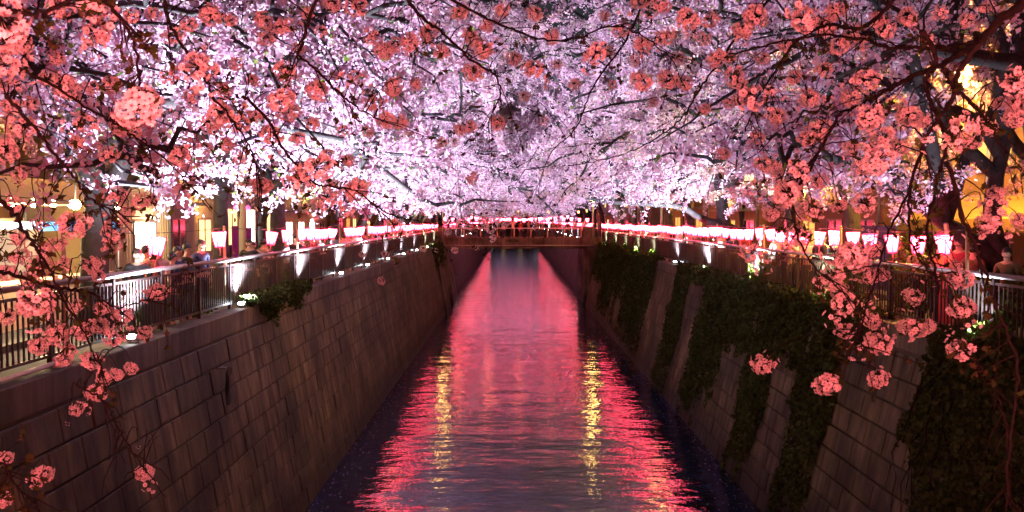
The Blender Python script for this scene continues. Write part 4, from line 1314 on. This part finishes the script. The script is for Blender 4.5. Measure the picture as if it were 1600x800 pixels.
HERO = [  # pose, px, distance, facing, cloth, label
    ('reach', 228, 16.6, 2.0, 'cream', 'person in cream clothes raising a phone before the white lit doorway', 1.0),
    ('relaxed', 214, 17.6, .5, 'black', 'person at the left of the doorway group, head turned down', .98),
    ('relaxed', 247, 17.2, .9, 'white', 'person in a white top standing under the nearest lantern', .99),
    ('lean', 276, 16.0, 1.2, 'navy', 'person in a navy jacket bending at the left railing beside the nearest lantern', .97),
    ('relaxed', 268, 17.8, 2.0, 'black', 'short person mostly hidden between two people at the left railing', .9),
    ('lean', 291, 18.0, 1.3, 'black', 'person in dark glasses looking over the left railing', 1.0),
    ('relaxed', 313, 18.4, 1.1, 'navy', 'tall person in a dark jacket beside the forked left tree', 1.03),
    ('relaxed', 240, 19.0, -1.2, 'brown', 'person in brown walking behind the doorway group', 1.0),
    ('relaxed', 389, 21.5, .2, 'black', 'person in black seen below the purple banners', 1.0),
    ('lean', 395, 20.6, .3, 'grey', 'person in a pale vest leaning on the left railing by the second lantern', .95),
    ('relaxed', 411, 21.2, 2.8, 'checked', 'person with light hair in a checked jacket seen from behind', .98),
    ('relaxed', 462, 26.0, .6, 'black', 'person in black in front of the bright white shop', 1.0),
    ('relaxed', 470, 25.2, 1.0, 'red', 'person in dark red by the third left lantern post', .97),
    ('lean', 487, 27.0, 1.2, 'brown', 'person in brown leaning at the railing past the third left post', 1.0),
    ('relaxed', 1215, 27.6, -.7, 'cream', 'person in a pale coat under the right lanterns by the third post', 1.0),
    ('relaxed', 1228, 26.3, -1.4, 'black', 'person in black beside the pale coat on the right bank', .98),
    ('photo', 1242, 25.4, -1.0, 'white', 'person in white lifting a phone under the right lanterns', .96),
    ('relaxed', 1263, 24.6, 2.6, 'cream', 'person in cream turned away, behind the right handrail', 1.0),
    ('relaxed', 1281, 23.6, -1.2, 'black', 'person in black between two lanterns of the right bank', 1.02),
    ('relaxed', 1306, 22.8, -.9, 'navy', 'person in navy near the second right lantern post', 1.0),
    ('relaxed', 1408, 19.6, -1.4, 'olive', 'person in profile behind the tall bush, before the navy hoarding', 1.03),
    ('relaxed', 1436, 18.6, 2.7, 'cream', 'stooping person in a pale coat behind the right handrail', .95),
    ('relaxed', 1468, 17.6, 3.0, 'white', 'person in a pale jacket seen from behind, left of the leaning pole', .97),
    ('relaxed', 1500, 18.8, -1.0, 'red', 'person with reddish hair behind the dark red kiosk', 1.05),
    ('relaxed', 1521, 18.2, 2.2, 'brown', 'person in brown close to the crooked tree', .97),
    ('relaxed', 1575, 15.8, -1.0, 'olive', 'person in olive at the right picture edge behind the railing', .95)]
for pose, px, y, rz, cl, lab, s in HERO:
    lat = (7.06 + (y * 7.3 % .30)) if px < 800 else (8.42 + (y * 7.3 % .35)) if px < 1350 else (8.75 + (y * 7.3 % .5))
    y = lat * F / abs(px - 800)
    person(pose, lat * (-1 if px < 800 else 1), y, PATH_L if px < 800 else PATH_R, rz, cl, lab, s)
g = np.random.default_rng(8)
cols_ = ['cream', 'white', 'grey', 'brown', 'navy', 'red', 'olive', 'checked', 'black']
for i in range(40):
    side = -1 if i % 2 else 1
    y = 24.6 + i * .95 + g.uniform(-.4, .4)
    x = -7.08 - g.uniform(0, .35) if side < 0 else 8.45 + g.uniform(0, .35)
    cl = cols_[int(g.integers(0, len(cols_)))]
    person('relaxed' if i % 3 else 'lean', x, y, PATH_L if side < 0 else PATH_R, g.uniform(-3, 3), cl,
           'viewer in %s on the %s bank, %s person past the third lantern post' % (cl, 'left' if side < 0 else 'right', ORD[i // 2]), g.uniform(.92, 1.04))
for i in range(18):
    cl = cols_[int(g.integers(0, len(cols_)))]
    person('relaxed' if i % 2 else 'photo', -5.9 + i * .74 + g.uniform(-.15, .15), 81.0 + g.uniform(0, .9), .45, g.uniform(-.6, .6), cl,
           'person in %s standing on the far bridge, %s from its left end' % (cl, ORD[i]), g.uniform(.93, 1.04))

# ------------------------------------------------------------------ near blossom branches
def flower_cluster_mesh(seed, n=24):
    g = np.random.default_rng(seed)
    m = MB()
    Rr = .056
    for i in range(n):
        # roughly even directions, thinner on top where the stalk enters
        z = 1 - 2 * (i + .5) / n
        z = z * .92 - .08
        ph = i * 2.39996 + g.uniform(-.35, .35)
        s = math.sqrt(max(0, 1 - z * z))
        d = Vector((s * math.cos(ph), s * math.sin(ph), z + g.uniform(-.1, .1))).normalized()
        c = d * Rr * g.uniform(.82, 1.18) * (1.0 if z < .5 else .8)
        nrm = (d + Vector(g.normal(size=3)) * .28).normalized()
        a = nrm.orthogonal().normalized(); b = nrm.cross(a)
        r = .0185 * g.uniform(.85, 1.1)
        p0 = g.uniform(0, 6.28)
        opn = g.uniform(.15, .55)
        for k in range(5):
            an = p0 + k * 2 * math.pi / 5
            u = a * math.cos(an) + b * math.sin(an); w = nrm.cross(u)
            lift = nrm * r * opn
            vs = [c + u * r * .12, c + u * r * .55 + w * r * .42 + lift * .55, c + u * r * .95 + w * r * .30 + lift, c + u * r * .86 + lift * .9,
                  c + u * r * .98 - w * r * .28 + lift * 1.05, c + u * r * .55 - w * r * .42 + lift * .6]
            m.add(vs, [(0, 5, 3, 1), (1, 3, 2), (5, 4, 3)], 0)
        e = c + nrm * r * .10
        m.add([e + (a * math.cos(t_) + b * math.sin(t_)) * r * .21 for t_ in np.linspace(0, 2 * math.pi, 6)[:-1]] + [e + nrm * r * .22],
              [(0, 1, 5), (1, 2, 5), (2, 3, 5), (3, 4, 5), (4, 0, 5)], 1)
        m.tube([tuple(d * .004), tuple(c * .98)], .0012, 3, 2, cap=False)
    for i in range(9):
        d = Vector((g.normal(), g.normal(), abs(g.normal()) * .8 + .1)).normalized()
        a = d.orthogonal().normalized(); L = g.uniform(.03, .05)
        m.add([d * .012, d * L * .6 + a * .008, d * L, d * L * .6 - a * .008], [(0, 1, 2, 3)], 3)
    me_o = m.build('blossom_cluster', [M['petal'], M['petal_core'], M['twig'], M['bud_leaf']])
    me = me_o.data; bpy.data.objects.remove(me_o)
    return me
CLM = [flower_cluster_mesh(200 + i, 26 + 3 * i) for i in range(7)]
SMALL = [flower_cluster_mesh(300 + i, 5 + i) for i in range(3)]

# (name words, depth start, depth end, radius start, radius end, pixel path)
BR = [
 ('thick dark branch entering at the top right corner and sweeping down to the left', 3.6, 4.8, .030, .008, [(1640,-20),(1600,4),(1560,34),(1530,67),(1500,84),(1462,105),(1425,120),(1387,139),(1350,161),(1312,176)]),
 ('forking branch hanging steeply from the top right branch towards the kiosk', 3.8, 4.5, .018, .006, [(1530,67),(1500,109),(1489,150),(1466,184),(1447,214),(1436,247),(1421,296),(1420,340),(1427,385),(1455,430)]),
 ('long drooping branch that runs down the right edge past the railing', 3.9, 4.4, .016, .005, [(1474,109),(1496,142),(1526,169),(1545,195),(1575,240)]),
 ('curved branch crossing the amber lit corner near the top right', 4.0, 4.6, .016, .008, [(1440,49),(1462,90),(1447,124),(1455,161),(1466,184),(1478,232),(1462,296),(1449,370),(1462,422),(1466,460)]),
 ('branch descending in front of the kiosk to the bottom right ivy', 4.0, 3.4, .014, .005, [(1478,255),(1489,280),(1507,347),(1526,392),(1545,445),(1560,490),(1579,535),(1590,590),(1578,690),(1572,781)]),
 ('bare reddish twig hanging over the ivy at the lower right corner', 4.2, 3.8, .009, .003, [(1500,545),(1530,571),(1556,612),(1571,669),(1575,725),(1571,790)]),
 ('straight dark branch across the top right below the upper edge', 4.2, 5.2, .018, .006, [(1560,34),(1519,67),(1462,75),(1395,75),(1340,60),(1280,55),(1200,70),(1140,86)]),
 ('branch rising out of the top edge right of the middle', 4.4, 6.2, .017, .006, [(1410,-20),(1370,28),(1335,45),(1290,40),(1240,70),(1205,120),(1180,160),(1165,205)]),
 ('thin branch fanning down in front of the right bank lanterns', 4.6, 4.4, .012, .004, [(1312,176),(1290,220),(1262,270),(1240,310),(1243,360),(1270,415),(1320,460),(1360,500)]),
 ('slender branch ending in the low clusters over the right wall', 4.4, 4.4, .009, .003, [(1421,296),(1390,360),(1370,430),(1350,490),(1345,540),(1372,585)]),
 ('long dark branch slanting down across the upper middle', 4.6, 6.2, .013, .005, [(625,-15),(662,30),(696,56),(737,94),(771,116),(782,146),(770,175),(762,200)]),
 ('thin branch from the top middle spreading to the right', 5.0, 6.5, .012, .004, [(690,-10),(742,20),(800,45),(850,62),(900,60),(960,40),(1010,60),(1050,95),(1065,130)]),
 ('branch zigzagging down from the top left of middle', 4.6, 5.2, .014, .005, [(498,-10),(479,41),(471,71),(467,86),(497,112),(531,146),(560,170),(600,190)]),
 ('dark twiggy branch among the coral clusters left of middle', 4.8, 4.6, .012, .004, [(380,150),(420,190),(440,228),(470,265),(500,290),(555,298),(617,350)]),
 ('branch falling from the top edge above the forked left tree', 4.4, 4.8, .013, .005, [(259,-15),(262,30),(289,79),(322,127),(337,157),(360,185),(390,230),(410,290)]),
 ('long thin branch crossing the left side diagonally downward', 4.0, 5.0, .012, .003, [(-20,85),(60,120),(124,161),(169,187),(210,214),(255,247),(296,289),(330,330)]),
 ('soft coral branch at the top left corner, closest to the viewer', 2.4, 3.2, .012, .005, [(-60,-30),(0,10),(60,20),(140,-5),(190,30),(215,90),(217,150)]),
 ('branch along the left edge in front of the food stall', 3.2, 4.2, .013, .004, [(-25,300),(13,323),(28,345),(45,370),(58,390),(71,411),(100,470),(128,515),(150,560),(163,588)]),
 ('branch spreading blossom over the near left railing', 3.6, 4.8, .012, .004, [(-20,420),(40,435),(90,450),(140,455),(180,480),(225,470),(262,455)]),
 ('branch carrying big clusters before the dark twin stemmed tree', 3.8, 4.2, .012, .004, [(10,150),(60,210),(110,270),(140,310),(180,330),(205,350)]),
 ('reddish bare twig hanging over the left wall with one low cluster', 4.0, 4.3, .007, .003, [(120,600),(161,627),(180,657),(199,695),(221,725),(228,738)]),
 ('short twig with blossom at the bottom left corner', 3.6, 4.0, .008, .003, [(-20,710),(7,729),(26,759),(60,796),(75,830)]),
 ('fine branch with pale blossom dangling above the canal before the bridge', 9.5, 11.0, .014, .003, [(560,300),(600,330),(650,345),(700,352),(740,350),(780,356)]),
 ('thin dark twigs fanning over the middle of the canopy', 7.0, 9.0, .014, .004, [(1010,-10),(980,60),(930,130),(900,200),(860,240),(840,300)]),
 ('sweeping thin branch in the right half of the canopy', 6.5, 8.5, .014, .004, [(1210,-10),(1150,60),(1100,130),(1060,190),(1000,230),(940,250),(880,260)]),
]
CLU = [(215,163,34),(0,25,45),(145,3,26),(8,100,28),(148,50,22),(62,30,13),(270,55,16),(295,38,12),(330,22,18),(310,105,26),(270,115,14),(370,100,12),(100,135,20),(75,120,15),(90,90,12),(37,197,20),(15,165,16),(8,235,20),
(134,190,20),(170,240,16),(185,200,12),(345,175,20),(375,190,18),(330,195,16),(280,243,19),(175,130,14),(145,135,12),(395,125,10),(30,270,14),(185,295,14),(375,245,12),(0,130,14),
(412,30,14),(440,40,16),(520,5,14),(555,10,17),(415,60,12),(450,73,12),(467,74,10),(502,47,11),(445,110,18),(580,57,13),(600,78,15),(618,70,12),(640,65,16),(635,80,10),(670,48,15),(718,18,13),(690,80,12),(737,58,14),(760,40,10),
(755,75,15),(738,112,15),(790,125,13),(785,15,12),(560,120,13),(590,112,9),(613,135,15),(495,140,18),(440,155,21),(452,175,17),(555,152,14),(582,160,14),(603,186,15),(625,190,12),(488,192,12),(535,203,12),(575,205,10),(425,208,18),
(440,228,14),(494,262,27),(470,270,16),(520,290,16),(555,298,19),(717,202,10),(735,198,10),(777,192,12),(760,214,12),(690,223,10),(710,222,8),(738,277,11),(763,140,9),(405,290,14),
(835,20,12),(862,57,11),(908,50,12),(931,82,18),(833,105,15),(803,90,12),(897,131,11),(957,132,8),(998,0,14),(1032,8,16),(970,45,15),(945,25,10),(1005,68,14),(1040,57,15),(1003,125,16),(1045,123,15),(1070,130,13),(1075,28,17),
(1090,82,14),(1120,90,16),(1140,90,10),(1160,45,16),(1180,25,19),(1110,30,14),(1150,122,17),(1175,150,22),(1160,210,14),(1185,215,12),(1195,255,15),
(1257,30,21),(1290,40,16),(1307,15,16),(1330,50,12),(1310,70,16),(1345,65,16),(1287,108,13),(1353,125,20),(1264,152,16),(1330,153,15),(1360,183,21),(1280,200,19),(1260,215,16),(1305,218,12),(1420,180,19),(1440,190,14),(1380,215,19),
(1405,230,14),(1370,250,23),(1345,262,14),(1500,205,26),(1490,180,14),(1530,195,16),(1520,220,16),(1545,200,12),(1590,125,24),(1590,160,18),(1587,180,18),(1585,20,8),(1395,15,14),(1420,25,15),(1385,45,15),(1370,30,12),(1245,278,21),
(1225,290,15),(1280,283,14),(1210,265,14),(1230,300,22),(1205,335,12),(1265,328,19),(1247,368,17),(1350,318,19),(1175,395,17),(1330,395,23),(1365,387,14),(1295,435,20),(1360,432,14),(1380,428,12),(1427,462,16),(1500,435,18),(1495,415,10),
(1500,480,19),(1515,480,12),(1360,498,16),(1430,512,19),(1320,472,21),(1320,515,16),(1375,535,19),(1365,530,14),(1415,510,12),(1450,510,12),(1500,545,21),(1555,325,23),(1540,350,16),(1560,300,14),(1595,345,14),(1190,568,17),(1292,600,20),(1372,590,16),
(1300,440,15),(1312,455,14),(1225,310,16),(1485,520,8),(1340,410,16),(1310,405,15),
(115,350,23),(180,305,17),(180,355,19),(220,315,15),(235,312,10),(200,330,10),(145,412,15),(65,415,18),(45,435,14),(56,471,25),(10,495,15),(10,425,15),(100,410,12),(118,478,12),(128,515,15),(155,508,14),(90,520,18),(60,540,15),(160,480,12),
(190,490,15),(178,525,18),(178,380,14),(245,455,15),(225,520,13),(110,545,12),(100,560,13),(142,562,15),(163,588,13),(184,584,10),(205,575,10),(150,613,15),(120,638,12),(137,642,9),(106,662,4),(65,741,16),(226,738,14),(5,715,13),(5,780,13),(216,698,4),
(25,320,15),(70,390,15),(30,400,16),(30,370,12),(90,380,12),(60,350,12),(155,430,12),(40,480,14),(75,480,13),
(410,290,14),(470,285,18),(510,310,17),(560,290,18),(617,351,13),(567,397,6),(596,439,7),(602,397,6),(661,388,6),(680,390,5),(711,391,6),(767,358,7),(770,372,6),(732,353,6),(755,345,8),(790,350,6),(720,345,7),(745,388,5),(700,362,6),
(1215,180,14),(1240,120,12),(1225,70,12),(1190,90,12),(1140,160,11),(1100,60,12),(1060,90,11),(880,20,10),(820,60,9),(950,80,10),(990,95,10),(870,100,9),(350,140,14),(240,20,12),(205,25,12),(380,60,12),(360,30,12),(480,20,10),
(30,60,22),(90,10,18),(50,160,13),(120,220,13),(210,200,14),(240,110,11),(300,150,12),(320,230,12),(355,225,12),(400,180,12),(465,215,13),(510,240,12),(545,250,11),(580,270,10),(650,130,10),(640,210,9),(820,150,9),(850,190,8),(1020,160,9),
(1100,170,10),(1130,240,10),(1290,250,14),(1330,230,12),(1310,320,12),(1560,160,12),(1470,20,12),(1510,30,12),(1540,10,10),(1450,60,11)]

def br_sample(b, n=60):
    lab, d0, d1, r0, r1, pix = b
    sp = smooth_path([(p[0], p[1], 0) for p in pix], n)
    dd = np.linspace(d0, d1, n)
    return sp, dd
samp = [br_sample(b) for b in BR]
owner = {i: [] for i in range(len(BR))}
CLU = [c for k_, c in enumerate(CLU) if not (k_ % 8 == 5 and c[2] < 15 and c[1] < 330)]
for c in CLU:
    best = None
    for i, (sp, dd) in enumerate(samp):
        ds = np.hypot(sp[:, 0] - c[0], sp[:, 1] - c[1])
        nat = .070 * F / c[2]
        cost = ds + 26 * np.abs(np.clip(nat, 2.2, 11) - dd)
        j = int(np.argmin(cost))
        if best is None or cost[j] < best[0]: best = (cost[j], i, j)
    owner[best[1]].append((c, best[2]))
g = np.random.default_rng(99)
for i, b in enumerate(BR):
    lab, d0, d1, r0, r1, pix = b
    sp, dd = samp[i]
    W = [P(sp[k][0], sp[k][1], dd[k]) + Vector(g.normal(size=3) * .004) for k in range(60)]
    base = W[0]
    root = thing('cherry_branch', lab, 'branch', tuple(base), 0, 'blossom branches hanging near the viewer')
    L = [w - base for w in W]
    MB().tube([tuple(p) for p in L], np.linspace(r0 * .75, r1 * .8, 60) * (1 + .10 * np.sin(np.arange(60) * 1.7)), 8).build('branch_wood', M['twig'], root)
    for (c, j) in owner[i]:
        nat = .070 * F / c[2]
        dep = min(max(nat, dd[j] - 1.0), dd[j] + 1.3)
        j = max(1, j - 4 - int(g.integers(0, 3)))
        tgt = P(c[0], c[1], dep) - base
        s = c[2] * dep / F / .063
        st = L[j]
        mid = (st + tgt) / 2 + Vector((g.normal() * .03, g.normal() * .03, .06 + (tgt - st).length * .10))
        pts = [st * (1-u)**2 + mid * 2*u*(1-u) + tgt * u*u + Vector(g.normal(size=3)) * .006 * (0 < u < 1) for u in np.linspace(0, 1, 7)]
        MB().tube([tuple(p) for p in pts], np.linspace(max(.0035, r1 * .7), .0018, 7), 5).build('twig', M['twig'], root)
        msh = CLM[int(g.integers(0, len(CLM)))] if c[2] > 9 or dep > 8 else SMALL[int(g.integers(0, 3))]
        if c[2] <= 5: msh = SMALL[int(g.integers(0, 3))]
        o = link('blossom_cluster', msh, root)
        o.location = tgt
        o.rotation_euler = (g.normal() * .5, g.normal() * .5, g.uniform(0, 6.28))
        o.scale = (s * g.uniform(.9, 1.12), s * g.uniform(.9, 1.12), s * g.uniform(.85, 1.0))
        # a couple of smaller companions
        if c[2] >= 14:
            for q in range(1):
                o = link('blossom_cluster', SMALL[int(g.integers(0, 3))], root)
                o.location = tgt + Vector(g.normal(size=3)) * .05 * s + Vector((0, 0, -.01))
                o.rotation_euler = (g.normal(), g.normal(), g.uniform(0, 6.28)); o.scale = (s * .9,) * 3
    # extra fine twigs with buds
    fm = MB(); lv = []
    for q in range(16):
        j = int(g.integers(6, 59))
        t_ = (L[j] - L[j-2]).normalized()
        d = (t_ * .9 + Vector(g.normal(size=3)) * .55); d.z -= .15; d.normalize()
        ln = g.uniform(.12, .38) * (dd[j] / 5)
        p = [L[j] + d * ln * u + Vector((0, 0, -.10 * ln * u * u)) + Vector(g.normal(size=3)) * .008 * u for u in np.linspace(0, 1, 5)]
        fm.tube([tuple(x) for x in p], np.linspace(.0035, .0015, 5), 4, cap=False)
        lv.append(tuple(p[-1])); lv.append(tuple(p[3]))
    tag(fm.build('fine_twigs', M['twig'], root), None, None, None, 'stuff')
    if i not in (5, 20): tag(quads('bud_leaves', cloud(np.repeat(np.array(lv), 3, axis=0) + g.normal(size=(len(lv)*3, 3)) * .008, .022, g, None, 1, 1.8), M['bud_leaf'], None, root), None, None, None, 'stuff')
